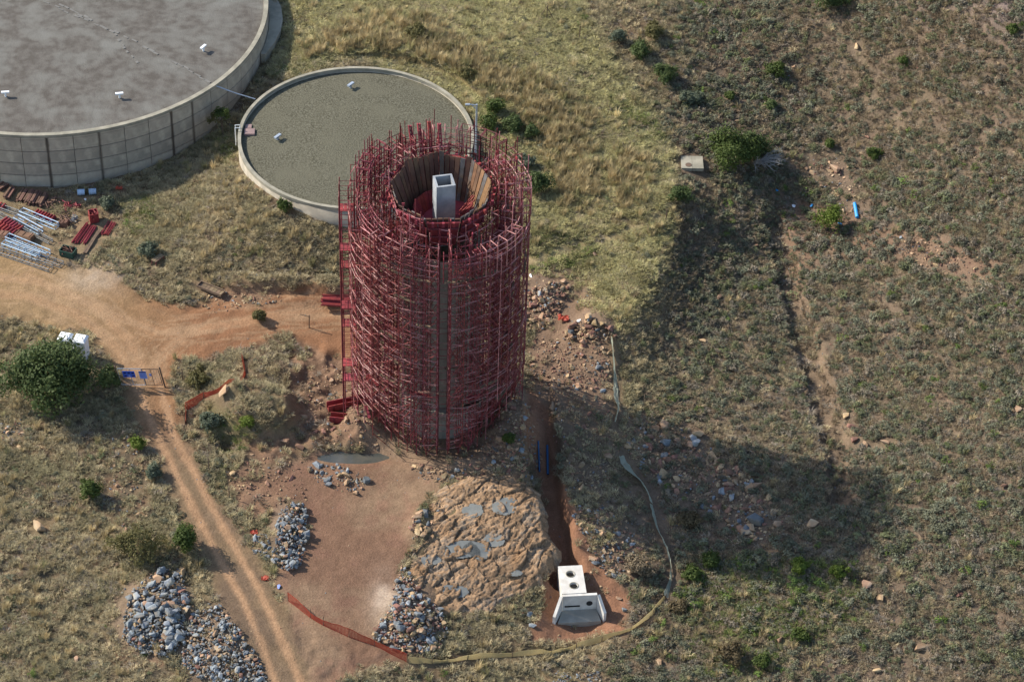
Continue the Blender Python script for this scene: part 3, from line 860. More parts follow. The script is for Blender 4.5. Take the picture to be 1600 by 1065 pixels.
for j in range(7):
    a_ = R_(180 + j * 22); m.tube((1.0 * math.cos(a_), 1.0 * math.sin(a_) - .3, 21.12 + .03 * j), (2.1 * math.cos(a_ + .5), 2.1 * math.sin(a_ + .5), 21.2 + .03 * j), .05, 5)
tag(m.build('tube_bundle', 'redlight'), 'tubes coloured as sunlit lying on the floor in front of the core shaft', 'tubes')

# ------------------------------------------------------------------ scaffolding
scaf = thing('scaffolding', 'dense red tube scaffolding wrapped round the tower', 'scaffolding', (0, 0, 0))
RAD = [4.45, 5.05, 5.7, 6.35, 7.0, 7.75]       # the last ring stands on the stair side only
ND = 40
LIFT = .8


def top_z(a):
    s = math.sin(a); c = math.cos(a)
    t = 22.9 + 1.4 * max(0, s) + .9 * (math.sin(3 * a + .6))
    i = int(math.floor((a % (2 * math.pi)) / (2 * math.pi) * 10))
    return t + [.6, -.3, .8, .2, .9, -.2, .4, -.8, .2, .7][i]


rnd = random.Random(8)
TR = .027
S_ = {}
GAPI = ND * 3 // 4 - 1          # the one open bay at the front
for ri, r in enumerate(RAD):
    for i in range(ND):
        a = 2 * math.pi * (i + .5) / ND
        if ri == 5 and not 138 < math.degrees(a) < 222: continue
        zt = top_z(a) + (.7, .6, .2, 0, -.4, .2)[ri] + rnd.uniform(-.5, .9) + (1.8 if rnd.random() < .14 else 0)
        x, y = r * math.cos(a), r * math.sin(a)
        zb = hz(x, y) - .05
        if ri == 0: zb = max(zb, 0)
        dg = math.degrees(a) % 360
        if ri >= 3 and 185 < dg < 358:                # outer rings hang on rakers above the front of the base
            zb = max(zb, (5.6 if dg > 300 else 3.4 if dg < 240 else 2.4) * (1.0 if ri == 4 else .55) + rnd.uniform(-.4, .4))
            q0 = RAD[ri - 2]; MB().tube((x, y, zb + .3), (q0 * math.cos(a), q0 * math.sin(a), max(hz(q0 * math.cos(a), q0 * math.sin(a)), zb - 2.6)), .034, 5).build('raker', 'red', scaf)
        S_[ri, i] = (x, y, zb, zt)
        m = MB(); m.tube((x, y, zb), (x, y, zt), .036, 5)
        m.build('standard', 'red' if rnd.random() < .8 else 'redlight', scaf)
for k in range(46):                                     # uprights left standing above the last lift
    a = rnd.uniform(0, 2 * math.pi); r = rnd.uniform(4.9, 7.1); x, y = r * math.cos(a), r * math.sin(a)
    zt = top_z(a) + rnd.uniform(.9, 2.6) - (.8 if math.sin(a) < -.3 else 0)
    MB().tube((x, y, zt - 3.4), (x + rnd.uniform(-.08, .08), y, zt), .036, 5).build('spare_standard', 'red' if rnd.random() < .6 else 'redlight', scaf)
led = MB(); tra = MB(); bra = MB(); led2 = MB()
objs = []
for ri in range(6):
    for i in range(ND):
        j = (i + 1) % ND
        A = S_.get((ri, i)); B = S_.get((ri, j)); C_ = S_.get((ri + 1, i))
        if A and B and (i != GAPI or ri < 2):
            zt = min(A[3], B[3]); zb = max(A[2], B[2]) + .25
            k = 0; z_ = 0.35 + (ri % 2) * .07
            lv = []
            while z_ < zt - .1:
                if z_ > zb: lv.append(z_)
                z_ += LIFT
            for q, z_ in enumerate(lv):
                if rnd.random() < (.6 if z_ < 3.0 and A[1] < 0 and ri > 1 else .2): continue
                dz = rnd.uniform(-.12, .12); z_ = z_ + rnd.uniform(-.42, .42) * (q < len(lv) - 1)
                dx, dy = (B[0] - A[0]), (B[1] - A[1])
                p0 = (A[0] - dx * .08, A[1] - dy * .08, z_ + dz); p1 = (B[0] + dx * .08, B[1] + dy * .08, z_ - dz)
                if q == len(lv) - 1 or (q == len(lv) - 2 and ri == 4):
                    MB().tube(p0, p1, .042, 5).build('ledger', 'redlight' if rnd.random() < .6 else 'red', scaf)
                else: (led if rnd.random() < .5 else led2).tube(p0, p1, TR, 4, False)
                if i != GAPI and (ri >= 4 and rnd.random() < .75 or ri < 4 and rnd.random() < .45):
                    z2 = min(z_ + LIFT * (1 if rnd.random() < .6 else 2), zt)
                    if rnd.random() < .5: bra.tube((A[0], A[1], z_), (B[0], B[1], z2), TR, 4, False)
                    else: bra.tube((B[0], B[1], z_), (A[0], A[1], z2), TR, 4, False)
        if A and C_:
            zt = min(A[3], C_[3]); zb = max(A[2], C_[2]) + .25; z_ = .5
            lv = []
            while z_ < zt - .1:
                if z_ > zb: lv.append(z_)
                z_ += LIFT
            for q, z_ in enumerate(lv):
                if rnd.random() < .08: continue
                dx, dy = C_[0] - A[0], C_[1] - A[1]
                p0 = (A[0] - dx * .15, A[1] - dy * .15, z_); p1 = (C_[0] + dx * .15, C_[1] + dy * .15, z_ + rnd.uniform(-.2, .2))
                if q == len(lv) - 1: MB().tube(p0, p1, .04, 5).build('transom', 'redlight' if rnd.random() < .6 else 'red', scaf)
                else: (tra if rnd.random() < .75 else led2).tube(p0, p1, TR, 4, False)
                if rnd.random() < .4: bra.tube((A[0], A[1], z_), (C_[0], C_[1], min(z_ + LIFT, zt)), TR, 4, False)
tag(led.build('ledgers', 'red', scaf), kind='stuff'); tag(tra.build('transoms', 'red', scaf), kind='stuff')
tag(led2.build('highlight_ledgers', 'redlight', scaf), kind='stuff'); tag(bra.build('braces', 'red', scaf), kind='stuff')  # pale share of the tubes, sunlight put into their colour
for k, a in enumerate(np.linspace(0, 2 * math.pi, 28, endpoint=False)):        # boarded platforms near the top
    if abs(a - 1.5 * math.pi) < .12 or rnd.random() < .35: continue
    m = MB(); zt = math.floor(top_z(a) - 1.6) + .42; rot = Matrix.Rotation(a, 3, 'Z')
    for j in range(3): m.box(rot @ Vector((4.72 + j * .24, 0, zt)), (.22, rnd.uniform(1.0, 1.5), .05), rot)
    m.build('platform_boards', random.choice(['redpanel', 'timber', 'red', 'brown']), scaf)
for k in range(9):                                      # ragged plank ring half way up and at the front
    a = R_(225 + k * 10)
    if k in (4,): continue
    m = MB(); m.box((6.6 * math.cos(a), 6.6 * math.sin(a), 20.0), (.25, 1.25, .05), Matrix.Rotation(a, 3, 'Z')); m.build('toe_board', 'timber', scaf)
for k in range(60):                                     # boards added on the lifts for colour variety and tan sparkles of light
    a = rnd.uniform(math.pi * .9, math.pi * 2.1); r = rnd.choice([5.4, 6.0, 6.7]); z_ = .9 + .8 * rnd.randrange(1, 26)
    if abs(a - 1.5 * math.pi) < .1: continue
    MB().box((r * math.cos(a), r * math.sin(a), z_), (.24, rnd.uniform(.9, 2.0), .05), Matrix.Rotation(a + rnd.uniform(-.15, .15), 3, 'Z')).build('sparkle_board', rnd.choice(['timber', 'timber', 'redpanel', 'brown']), scaf)
# coupler plates and jack heads sticking up
for k in range(26):
    ri = rnd.choice([1, 2, 3]); i = rnd.randrange(ND)
    if (ri, i) not in S_: continue
    s = S_[ri, i]; m = MB(); m.box((s[0], s[1], s[3] - .12), (.22, .08, .26), Matrix.Rotation(rnd.uniform(0, 3), 3, 'Z')); m.build('jack_head', 'redpanel', scaf)

# stair tower on the left side
st = thing('stair_tower', 'narrow red access stair tower with landings beside the scaffolding', 'stair tower', (0, 0, 0))
sx0, sx1, sy0, sy1 = -8.45, -7.25, -1.5, 1.0
zb = min(hz(sx0, sy0), hz(sx1, sy1))
corner = [(sx0, sy0), (sx0, sy1), (sx1, sy0), (sx1, sy1), (sx0, -.25), (sx1, -.25)]
for cx_, cy_ in corner:
    MB().tube((cx_, cy_, hz(cx_, cy_) - .05), (cx_, cy_, 24.6 + rnd.uniform(-.3, 1.2)), .042, 5).build('standard', 'red', st)
rg = MB()
for z_ in np.arange(hz(sx0, sy0) + .4, 24.3, .5):
    for (a_, b_) in ((0, 4), (4, 1), (2, 5), (5, 3), (0, 2), (1, 3)):
        if rnd.random() < .05: continue
        rg.tube((*corner[a_], z_), (*corner[b_], z_), .026, 4, False)
tag(rg.build('rungs', 'red', st), kind='stuff')
for k, z_ in enumerate((22.0, 19.0, 16.0, 12.8, 9.6, 6.4, 3.4)):
    m = MB()
    for j in range(4): m.box((sx0 + .17 + j * .30, sy0 + .55 if k % 2 else sy1 - .55, z_), (.27, 1.0, .06))
    m.build('landing', 'redpanel', st)
    z2 = z_ - 3.0
    if z2 > zb:
        for s_ in (.15, .85):
            y0_, y1_ = (sy0 + .9, sy1 - .9)
            m = MB(); p0 = Vector((sx0 + s_, y0_ if k % 2 else y1_, z_)); p1 = Vector((sx0 + s_, y1_ if k % 2 else y0_, z2)); m.tube(p0, p1, .05, 4); m.build('stringer', 'red', st)

# short inclined ladders bays standing proud on top of the ring (left, back right, right)
for (a_, z0_, hgt, lab) in ((2.75, 23.0, 3.8, 'left'), (3.05, 23.0, 2.6, 'h'), (2.4, 23.6, 2.4, 'i'), (.75, 24.0, 2.0, 'j'), (3.5, 22.6, 1.8, 'k'), (5.0, 21.8, 1.2, 'l'), (1.05, 24.0, 2.2, 'b'), (.25, 23.4, 1.6, 'c'), (1.55, 24.0, 2.0, 'd'), (2.1, 23.6, 1.8, 'e'), (5.5, 21.8, 1.5, 'f'), (4.2, 21.6, 1.4, 'g')):
    m = MB(); n_ = 4
    for i in range(n_ + 1):
        aa = a_ + (i - n_ / 2) * .15
        for r in (6.1, 7.05): m.tube((r * math.cos(aa), r * math.sin(aa), z0_ - 1.5), (r * math.cos(aa), r * math.sin(aa), z0_ + hgt * (.75 + .25 * (i % 2))), .042, 5)
        m.tube((6.1 * math.cos(aa), 6.1 * math.sin(aa), z0_ + hgt * .75), (7.05 * math.cos(aa), 7.05 * math.sin(aa), z0_ + hgt * .75), .04, 5)
        if i:
            ab = a_ + (i - 1 - n_ / 2) * .15
            for zz_ in np.arange(z0_, z0_ + hgt * .76, .55):
                for r in (6.1, 7.05): m.tube((r * math.cos(ab), r * math.sin(ab), zz_), (r * math.cos(aa), r * math.sin(aa), zz_), .036, 4)
    m.build('top_bay', 'redlight' if lab in 'cfd' else 'red', scaf)
#PART2
# ------------------------------------------------------------------ stones
def rock_mesh(seed, mname, n=16, flat=.7):
    r = random.Random(seed); bm = bmesh.new()
    ax = (1.0, r.uniform(.55, .9), r.uniform(.35, flat))
    for _ in range(n):
        v = Vector((r.gauss(0, 1), r.gauss(0, 1), r.gauss(0, 1))).normalized()
        k = max(abs(v.x), abs(v.y), abs(v.z)); v = v.lerp(v / k * .85, .6) * r.uniform(.82, 1.0)
        bm.verts.new((v.x * ax[0] * .5, v.y * ax[1] * .5, v.z * ax[2] * .5))
    ch = bmesh.ops.convex_hull(bm, input=bm.verts)
    bmesh.ops.delete(bm, geom=[g for g in ch['geom_interior'] if isinstance(g, bmesh.types.BMVert)], context='VERTS')
    bmesh.ops.recalc_face_normals(bm, faces=bm.faces)
    me = bpy.data.meshes.new('rock'); bm.to_mesh(me); bm.free()
    me.materials.append(M[mname]); return me


ROCKS = {k: [rock_mesh(100 * q + s, k) for s in range(9)] for q, k in enumerate(('rockblue', 'rocktan', 'rockred'))}
_RV = {}
for k, ms in ROCKS.items():
    for i_, me in enumerate(ms):
        _RV[k, i_] = (np.array([v.co[:] for v in me.vertices]), [tuple(p.vertices) for p in me.polygons])


def rotm(r):
    return np.array(Euler((r.uniform(-.5, .5), r.uniform(-.5, .5), r.uniform(0, 6.28))).to_matrix())


def pick(r, mixw):
    t = r.random() * sum(mixw.values())
    for k, w_ in mixw.items():
        t -= w_
        if t <= 0: return k
    return k


def stone_pile(name, label, cat, poly, nbig, big, nsmall, small, mixw, seed, group=None, sink=.22, lift=0.0):
    """poly: outline in photo pixels on the ground; big/small: stone size ranges in metres"""
    r = random.Random(seed)
    us = [p[0] for p in poly]; vs_ = [p[1] for p in poly]
    def sample():
        while True:
            u, v = r.uniform(min(us), max(us)), r.uniform(min(vs_), max(vs_))
            if polysd(np.array([u]), np.array([v]), poly)[0] < 0: return u, v
    cc = G(sum(us) / len(us), sum(vs_) / len(vs_))
    CLEARP.append(poly)
    t = thing(name, label, cat, cc, 0, group)
    uv = [sample() for _ in range(nbig + nsmall)]
    # fast ground lookup: unproject at the base surface and read the height there
    zc = cc.z
    pts = np.array([unp(u, v, zc) for u, v in uv])
    for _ in range(6):
        zz_ = h(pts[:, 0], pts[:, 1]); pts = np.array([unp(u, v, z) for (u, v), z in zip(uv, zz_)])
    zz_ = h(pts[:, 0], pts[:, 1])
    for k in range(nbig):
        s = big[0] + (big[1] - big[0]) * r.random() ** 3.0
        kd = pick(r, mixw); o = link('rock', r.choice(ROCKS[kd]), t)
        o.location = Vector((pts[k, 0], pts[k, 1], zz_[k] + s * (.5 * .6 - sink) + lift * r.random())) - cc
        o.rotation_euler = (r.uniform(-.5, .5), r.uniform(-.5, .5), r.uniform(0, 6.28))
        o.scale = (s, s * r.uniform(.8, 1.1), s * r.uniform(.75, 1.1))
    if nsmall:
        by = {}
        for k in range(nbig, nbig + nsmall):
            kd = pick(r, mixw); i_ = r.randrange(9); s = small[0] + (small[1] - small[0]) * r.random() ** 1.6
            V, Fs = _RV[kd, i_]
            V = V @ rotm(r).T * s + np.array([pts[k, 0] - cc.x, pts[k, 1] - cc.y, zz_[k] + s * .12 + lift * r.random() - cc.z])
            mbk = by.setdefault(kd, MB()); mbk.add(V.tolist(), Fs)
        full = MB(); mats = []; idx = []
        for q, (kd, mbk) in enumerate(by.items()):
            mats.append(M[kd]); idx += [q] * len(mbk.f); full.add(mbk.v, mbk.f)
        me = full.mesh('small_stones')
        for m_ in mats: me.materials.append(m_)
        me.polygons.foreach_set('material_index', idx)
        tag(link('small_stones', me, t), kind='stuff')
    return t


BL = {'rockblue': 1, 'rocktan': .3, 'rockred': .08}
TN = {'rocktan': 1, 'rockred': .5, 'rockblue': .15}
MX = {'rockblue': .8, 'rocktan': .7, 'rockred': .5}
stone_pile('rock_pile', 'tall heap of large blue-grey broken rock beside the road', 'rock pile', [(248, 892), (282, 893), (296, 935), (290, 975), (285, 1005), (262, 1030), (215, 1020), (192, 1000), (195, 960), (210, 925)], 280, (.4, 1.35), 1000, (.14, .4), BL, 1, sink=.2, lift=.45)
stone_pile('rock_pile', 'low spread of small blue-grey crushed rock beside the road', 'rock pile', [(300, 960), (345, 945), (375, 985), (400, 1020), (420, 1070), (330, 1075), (285, 1040), (285, 990)], 190, (.42, .8), 900, (.16, .4), BL, 2, sink=.2, lift=.2)
stone_pile('rock_pile', 'long narrow heap of pale grey rock on the earth pad', 'rock pile', [(455, 787), (478, 792), (480, 840), (470, 885), (450, 895), (425, 880), (430, 840), (438, 800)], 130, (.4, .95), 560, (.13, .38), BL, 3, sink=.2, lift=.35)
stone_pile('rock_pile', 'small scatter of mossy grey rock beside the long narrow heap', 'rock pile', [(392, 838), (412, 830), (425, 850), (420, 870), (395, 865)], 14, (.4, .7), 60, (.15, .35), BL, 31)
stone_pile('rock_pile', 'small group of blue-grey boulders by the muddy pool', 'rock pile', [(478, 725), (520, 722), (560, 735), (582, 748), (560, 772), (520, 765), (490, 750)], 26, (.45, 1.05), 180, (.1, .3), BL, 4)
stone_pile('rock_pile', 'grey and tan rubble spilling off the foot of the bedrock slab', 'rock pile', [(628, 885), (645, 905), (660, 930), (690, 955), (700, 990), (690, 1015), (640, 1025), (585, 1000), (590, 980), (612, 940), (618, 905)], 150, (.42, 1.0), 700, (.13, .38), MX, 5, sink=.2, lift=.25)
stone_pile('rock_pile', 'line of tan blocks along the upper edge of the bedrock slab', 'rock pile', [(640, 815), (665, 790), (690, 765), (702, 772), (680, 810), (668, 835), (645, 842)], 30, (.5, 1.2), 60, (.15, .4), {'rocktan': 1, 'rockred': .5, 'rockblue': .4}, 6)
stone_pile('rock_pile', 'tan rubble heap against the scaffold beside the green grass', 'rock pile', [(822, 455), (860, 440), (890, 445), (885, 470), (868, 500), (840, 520), (818, 515)], 60, (.42, 1.0), 330, (.13, .4), TN, 7, lift=.2)
stone_pile('rock_pile', 'rounded mound of tan rubble with big boulders at the net end', 'rock pile', [(885, 515), (925, 495), (955, 515), (968, 532), (925, 538), (880, 530)], 50, (.42, 1.25), 200, (.13, .4), TN, 8, lift=.25)
stone_pile('rock_pile', 'tan and grey rubble bank along the side of the trench', 'rock pile', [(900, 785), (945, 790), (985, 830), (1000, 860), (965, 905), (935, 890), (915, 850), (895, 810)], 60, (.42, 1.0), 360, (.12, .38), MX, 9)
stone_pile('rock_pile', 'shaded spill of mixed boulders running down the hillside under the net', 'rock pile', [(970, 680), (1040, 650), (1110, 700), (1180, 750), (1230, 810), (1200, 850), (1140, 830), (1080, 780), (1000, 740)], 230, (.42, 1.35), 700, (.12, .4), {'rockblue': .35, 'rocktan': 1, 'rockred': .7}, 10)
stone_pile('rock_pile', 'bank of brown rubble rising against the scaffold beside the trench head', 'rock pile', [(750, 700), (775, 640), (805, 605), (832, 640), (838, 720), (800, 735)], 50, (.4, 1.0), 520, (.1, .36), TN, 21)
stone_pile('rock_pile', 'thin litter of brown rubble between the tan mounds and the trench head', 'rock pile', [(825, 525), (880, 535), (955, 545), (955, 600), (880, 610), (830, 600)], 45, (.4, .9), 620, (.1, .36), TN, 22)
stone_pile('rock_pile', 'stony bank of brown rubble round the front of the tower base', 'rock pile', [(640, 725), (720, 735), (790, 690), (850, 700), (840, 750), (760, 745), (690, 755), (650, 745)], 60, (.4, .8), 420, (.1, .36), TN, 11)
stone_pile('rock_pile', 'brown rubble under the left side of the scaffold above the pool', 'rock pile', [(480, 600), (520, 570), (560, 590), (575, 660), (600, 700), (560, 700), (500, 690), (470, 650)], 34, (.42, 1.1), 260, (.1, .36), TN, 12)
stone_pile('rock_pile', 'scatter of orange stones on the hillside by the blue pipe', 'rock pile', [(1260, 250), (1330, 250), (1350, 300), (1330, 345), (1295, 300), (1255, 280)], 30, (.42, 1.0), 130, (.12, .38), TN, 13)
stone_pile('rock_pile', 'orange stones strewn over the bare slope past the blue pipe', 'rock pile', [(1400, 360), (1450, 370), (1530, 420), (1500, 440), (1420, 410)], 26, (.4, .8), 150, (.12, .38), TN, 14)
stone_pile('rock_pile', 'pale stones scattered down the bank beside the wheel ruts', 'rock pile', [(160, 680), (200, 660), (230, 720), (240, 800), (200, 860), (160, 800)], 24, (.4, .7), 240, (.1, .36), TN, 15)
stone_pile('rock_pile', 'grey stones showing through grass left of the big leafy bush', 'rock pile', [(-10, 660), (30, 650), (45, 675), (20, 690), (-10, 690)], 12, (.4, .6), 80, (.12, .36), BL, 16)
stone_pile('rock_pile', 'grey stones in the grass below the yellow barrier mesh', 'rock pile', [(870, 1048), (935, 1045), (945, 1075), (860, 1075)], 20, (.4, .6), 110, (.12, .36), BL, 17)
stone_pile('rock_pile', 'brown clods under the bank along the red road cut', 'rock pile', [(290, 455), (440, 455), (445, 470), (330, 490)], 10, (.4, .6), 160, (.1, .34), TN, 18)
stone_pile('rock_pile', 'red-brown stones strewn across the cut below the grassy mound', 'rock pile', [(360, 720), (470, 710), (480, 780), (420, 800), (350, 770)], 16, (.4, .9), 220, (.1, .34), {'rockred': 1, 'rocktan': .5}, 19)
stone_pile('rock_pile', 'stony slope shaded by the tower beside the trench head', 'rock pile', [(850, 600), (940, 590), (960, 680), (960, 760), (900, 770), (870, 700)], 60, (.42, 1.0), 420, (.1, .36), TN, 20)
# single boulders
LOOSE = [(63, 823, 1.5, 'rocktan', 'large pale tan boulder alone in the brown grass left of the road'), (1180, 816, 1.9, 'rockblue', 'biggest blue-grey block in the shadow of the tower'),
 (1270, 820, 1.1, 'rocktan', 'pale upright boulder at the tip of the tower shadow'), (1337, 74, 1.0, 'rocktan', 'pointed tan rock alone high on the shrubby hillside'), (1353, 915, 1.1, 'rocktan', 'flat orange boulder beyond the tip of the tower shadow'),
 (1375, 936, .9, 'rocktan', 'flat tan boulder just past the flat orange boulder'), (1438, 1012, 1.2, 'rocktan', 'pale tan boulder low on the dry slope by itself'), (1322, 650, .8, 'rocktan', 'topmost stone of the group beside the bare gully track'), (1330, 668, .9, 'rockred', 'red-brown stone in the group beside the gully track, below the topmost'), (1335, 688, .9, 'rockred', 'red-brown stone at the bottom of the group beside the gully track'), (1352, 697, .9, 'rocktan', 'tan stone between the gully track group and the upright pair'),
 (1383, 692, 1.1, 'rocktan', 'upright tan rock standing apart past the gully track group'), (1305, 265, 1.5, 'rocktan', 'broad grey-tan boulder among stones below the hillside'), (1180, 385, .6, 'rockred', 'small red stone on the shaded bank above the gully track'), (1590, 640, .8, 'rocktan', 'tan stone far out on the hillside level with the gully stones'), (1570, 760, .8, 'rockred', 'red slab far out on the hillside past the tower shadow'), (1097, 533, .8, 'rocktan', 'small pale tan stone alone on the shaded shrub slope'),
 (865, 637, 1.1, 'rocktan', 'tan boulder lying in shade at the head of the trench'), (1123, 466, .8, 'rocktan', 'tan stone below the spur on the shaded shrub slope'), (930, 398, .7, 'rocktan', 'small tan stone beside the worn footpath'), (1010, 880, .5, 'rocktan', 'small tan stone between the dead bush and the outlet chamber'), (985, 893, 1.1, 'rocktan', 'tan slab of rock propped beside the concrete chamber'),
 (828, 960, .7, 'rockblue', 'blue-grey stone by the outlet chamber, upper of the pair'), (832, 978, .7, 'rockblue', 'blue-grey stone by the outlet chamber, lower of the pair'), (975, 955, .7, 'rockblue', 'flat blue-grey stone on the red earth right behind the net'), (968, 935, .7, 'rocktan', 'pale stone standing at the edge of the chamber pit'), (880, 440, .6, 'rocktan', 'small tan stone above the rubble heap on green grass'), (1030, 1035, .7, 'rocktan', 'small tan stone below the faded yellow mesh'), (1480, 800, .6, 'rockred', 'small red stone out on the hillside past the shadow tip'), (1220, 1000, .7, 'rocktan', 'small tan stone between bright bushes on the lower slope'),
 (1370, 1048, .9, 'rocktan', 'tan boulder at the very foot of the slope'), (1560, 100, .6, 'rocktan', 'small tan stone near the stony crest'), (1240, 105, .7, 'rocktan', 'tan stone beside the green bush on the upper hillside'), (1150, 190, .6, 'rocktan', 'small tan stone above the rounded bright green tree'), (1355, 215, .6, 'rockred', 'small red stone above the orange stone scatter'), (445, 690, 1.2, 'rocktan', 'tan boulder at the foot of the grassy mound'), (470, 700, 1.0, 'rockred', 'red-brown boulder beside the tan one under the mound'), (350, 615, 1.5, 'rocktan', 'pale flat slab next to the torn orange mesh'),
 (30, 700, .6, 'rocktan', 'small pale stone below the big leafy tree'), (120, 1030, .6, 'rocktan', 'small tan stone in the grass beside the tall rock heap'), (1500, 930, .7, 'rockred', 'red stone low on the open hillside'), (1090, 695, 1.1, 'rockblue', 'blue-grey block just under the two-tone block'), (1090, 680, 1.2, 'rocktan', 'big two-tone block at the top of the shaded spill')]
rr_ = random.Random(77)
for u, v, s, kd, lb in LOOSE:
    p = G(u, v); clr(p, s * .75); o = link('boulder', rr_.choice(ROCKS[kd]))
    o.location = p + Vector((0, 0, s * .16)); o.scale = (s * 1.15, s, s * .95); o.rotation_euler = (rr_.uniform(-.3, .3), rr_.uniform(-.3, .3), rr_.uniform(0, 6))
    tag(o, lb or {'rocktan': 'medium tan boulder lying loose on open ground', 'rockred': 'red-brown boulder lying loose in the veld', 'rockblue': 'small blue-grey boulder lying loose on open ground'}[kd], 'boulder', None if lb else 'loose boulders, ' + kd[4:])


# ------------------------------------------------------------------ plants: scattered cover
def proto_coll(name, objs_):
    c = bpy.data.collections.new(name)
    for o in objs_: c.objects.link(o)
    return c


def tuft(seed, n, hh, rad, wd, lean=.5, m='grass'):
    r = random.Random(seed); mb = MB()
    for _ in range(n):
        a = r.uniform(0, 6.28); q = rad * math.sqrt(r.random()) * .6
        b = Vector((q * math.cos(a), q * math.sin(a), -.04)); az = a + r.uniform(-.9, .9)
        L = hh * r.uniform(.55, 1.1); ln = lean * r.uniform(.3, 1.2)
        d = Vector((math.cos(az), math.sin(az), 0)); s = Vector((-d.y, d.x, 0)) * wd * r.uniform(.7, 1.3)
        m1 = b + d * L * ln * .35 + Vector((0, 0, L * .6)); t = b + d * L * ln + Vector((0, 0, L * (1 - .35 * ln)))
        mb.add([b - s * .5, b + s * .5, m1 + s * .4, m1 - s * .4, t], [(0, 1, 2, 3), (3, 2, 4)])
    me = mb.mesh('tuft', m); return bpy.data.objects.new('tuft', me)


def shrublet(seed, n, rad, hh, leaf, m='shrub', hollow=.5):
    r = random.Random(seed); mb = MB()
    cl = []
    for _ in range(7):
        a = r.uniform(0, 6.28); e = r.uniform(.15, 1.3)
        cl.append(Vector((math.cos(a) * math.cos(e) * rad * .75, math.sin(a) * math.cos(e) * rad * .75, math.sin(e) * hh * .72)))
    for _ in range(n):
        c = r.choice(cl); d = Vector((r.gauss(0, 1), r.gauss(0, 1), r.gauss(0, 1))).normalized()
        p = c + d * rad * .42 * r.uniform(.5, 1); p.z = max(p.z, .02)
        nrm = (d + Vector((r.gauss(0, .6), r.gauss(0, .6), r.gauss(0, .6) + .3))).normalized()
        x = nrm.orthogonal().normalized(); y = nrm.cross(x); k = r.uniform(0, 6.28)
        x, y = x * math.cos(k) + y * math.sin(k), y * math.cos(k) - x * math.sin(k)
        s = leaf * r.uniform(.6, 1.3)
        mb.add([p - x * s, p + y * s * .45, p + x * s, p - y * s * .45], [(0, 1, 2, 3)])
    me = mb.mesh('shrublet', m); return bpy.data.objects.new('shrublet', me)


CG = proto_coll('grass_kinds', [tuft(k, 44, .36, .36, .030, .7) for k in range(5)])
CT = proto_coll('tall_kinds', [tuft(20 + k, 44, 1.15, .40, .04, .42) for k in range(4)])
CS = proto_coll('shrub_kinds', [shrublet(40 + k, 150, .45, .55, .07) for k in range(9)])
CB = proto_coll('twig_kinds', [tuft(60 + k, 40, .42, .30, .035, 1.0) for k in range(3)])
CR = proto_coll('pebble_kinds', [bpy.data.objects.new('pebble', ROCKS[k][i_]) for k in ('rocktan', 'rockred', 'rocktan', 'rockred', 'rockblue') for i_ in (0, 3)])


def scatter(name, coll, nk, P, scl, tint, label, seed):
    r = np.random.default_rng(seed); n = len(P)
    me = bpy.data.meshes.new(name); me.vertices.add(n); me.vertices.foreach_set('co', P.astype(np.float32).ravel())
    a = me.attributes.new('scl', 'FLOAT_VECTOR', 'POINT'); a.data.foreach_set('vector', scl.astype(np.float32).ravel())
    e = np.zeros((n, 3), np.float32); e[:, 2] = r.uniform(0, 6.28, n); e[:, :2] = r.normal(0, .12, (n, 2))
    a = me.attributes.new('eul', 'FLOAT_VECTOR', 'POINT'); a.data.foreach_set('vector', e.ravel())
    a = me.attributes.new('pick', 'INT', 'POINT'); a.data.foreach_set('value', r.integers(0, nk, n).astype(np.int32))
    t4 = np.ones((n, 4), np.float32); t4[:, :3] = np.clip(tint, .005, .9)
    a = me.attributes.new('tint', 'FLOAT_COLOR', 'POINT'); a.data.foreach_set('color', t4.ravel())
    o = tag(link(name, me), label, None, None, 'stuff')
    ng = bpy.data.node_groups.new(name, 'GeometryNodeTree')
    ng.interface.new_socket('Geometry', in_out='INPUT', socket_type='NodeSocketGeometry')
    ng.interface.new_socket('Geometry', in_out='OUTPUT', socket_type='NodeSocketGeometry')
    N = ng.nodes; L = ng.links
    gi = N.new('NodeGroupInput'); go = N.new('NodeGroupOutput'); ip = N.new('GeometryNodeInstanceOnPoints'); ci = N.new('GeometryNodeCollectionInfo')
    ci.inputs['Collection'].default_value = coll; ci.inputs['Separate Children'].default_value = True; ci.inputs['Reset Children'].default_value = True

    def na(nm, ty):
        q = N.new('GeometryNodeInputNamedAttribute'); q.data_type = ty; q.inputs['Name'].default_value = nm
        return [s for s in q.outputs if s.enabled and s.name == 'Attribute'][0]
    ip.inputs['Pick Instance'].default_value = True
    L.new(gi.outputs[0], ip.inputs['Points']); L.new(ci.outputs[0], ip.inputs['Instance'])
    L.new(na('pick', 'INT'), ip.inputs['Instance Index']); L.new(na('eul', 'FLOAT_VECTOR'), ip.inputs['Rotation']); L.new(na('scl', 'FLOAT_VECTOR'), ip.inputs['Scale'])
    L.new(ip.outputs[0], go.inputs[0])
    md = o.modifiers.new('scatter', 'NODES'); md.node_group = ng
    return o


def samples(n, seed):
    r = np.random.default_rng(seed)
    x = r.uniform(-56, 60, n); y = r.uniform(-38, 62, n)
    u, v, _ = proj(np.stack([x, y, np.zeros(n)], -1))
    k = (u > -200) & (u < 1800) & (v > -260) & (v < 1220)
    x, y = x[k], y[k]
    z = h(x, y)
    return x, y, z, zones(x, y, z), r


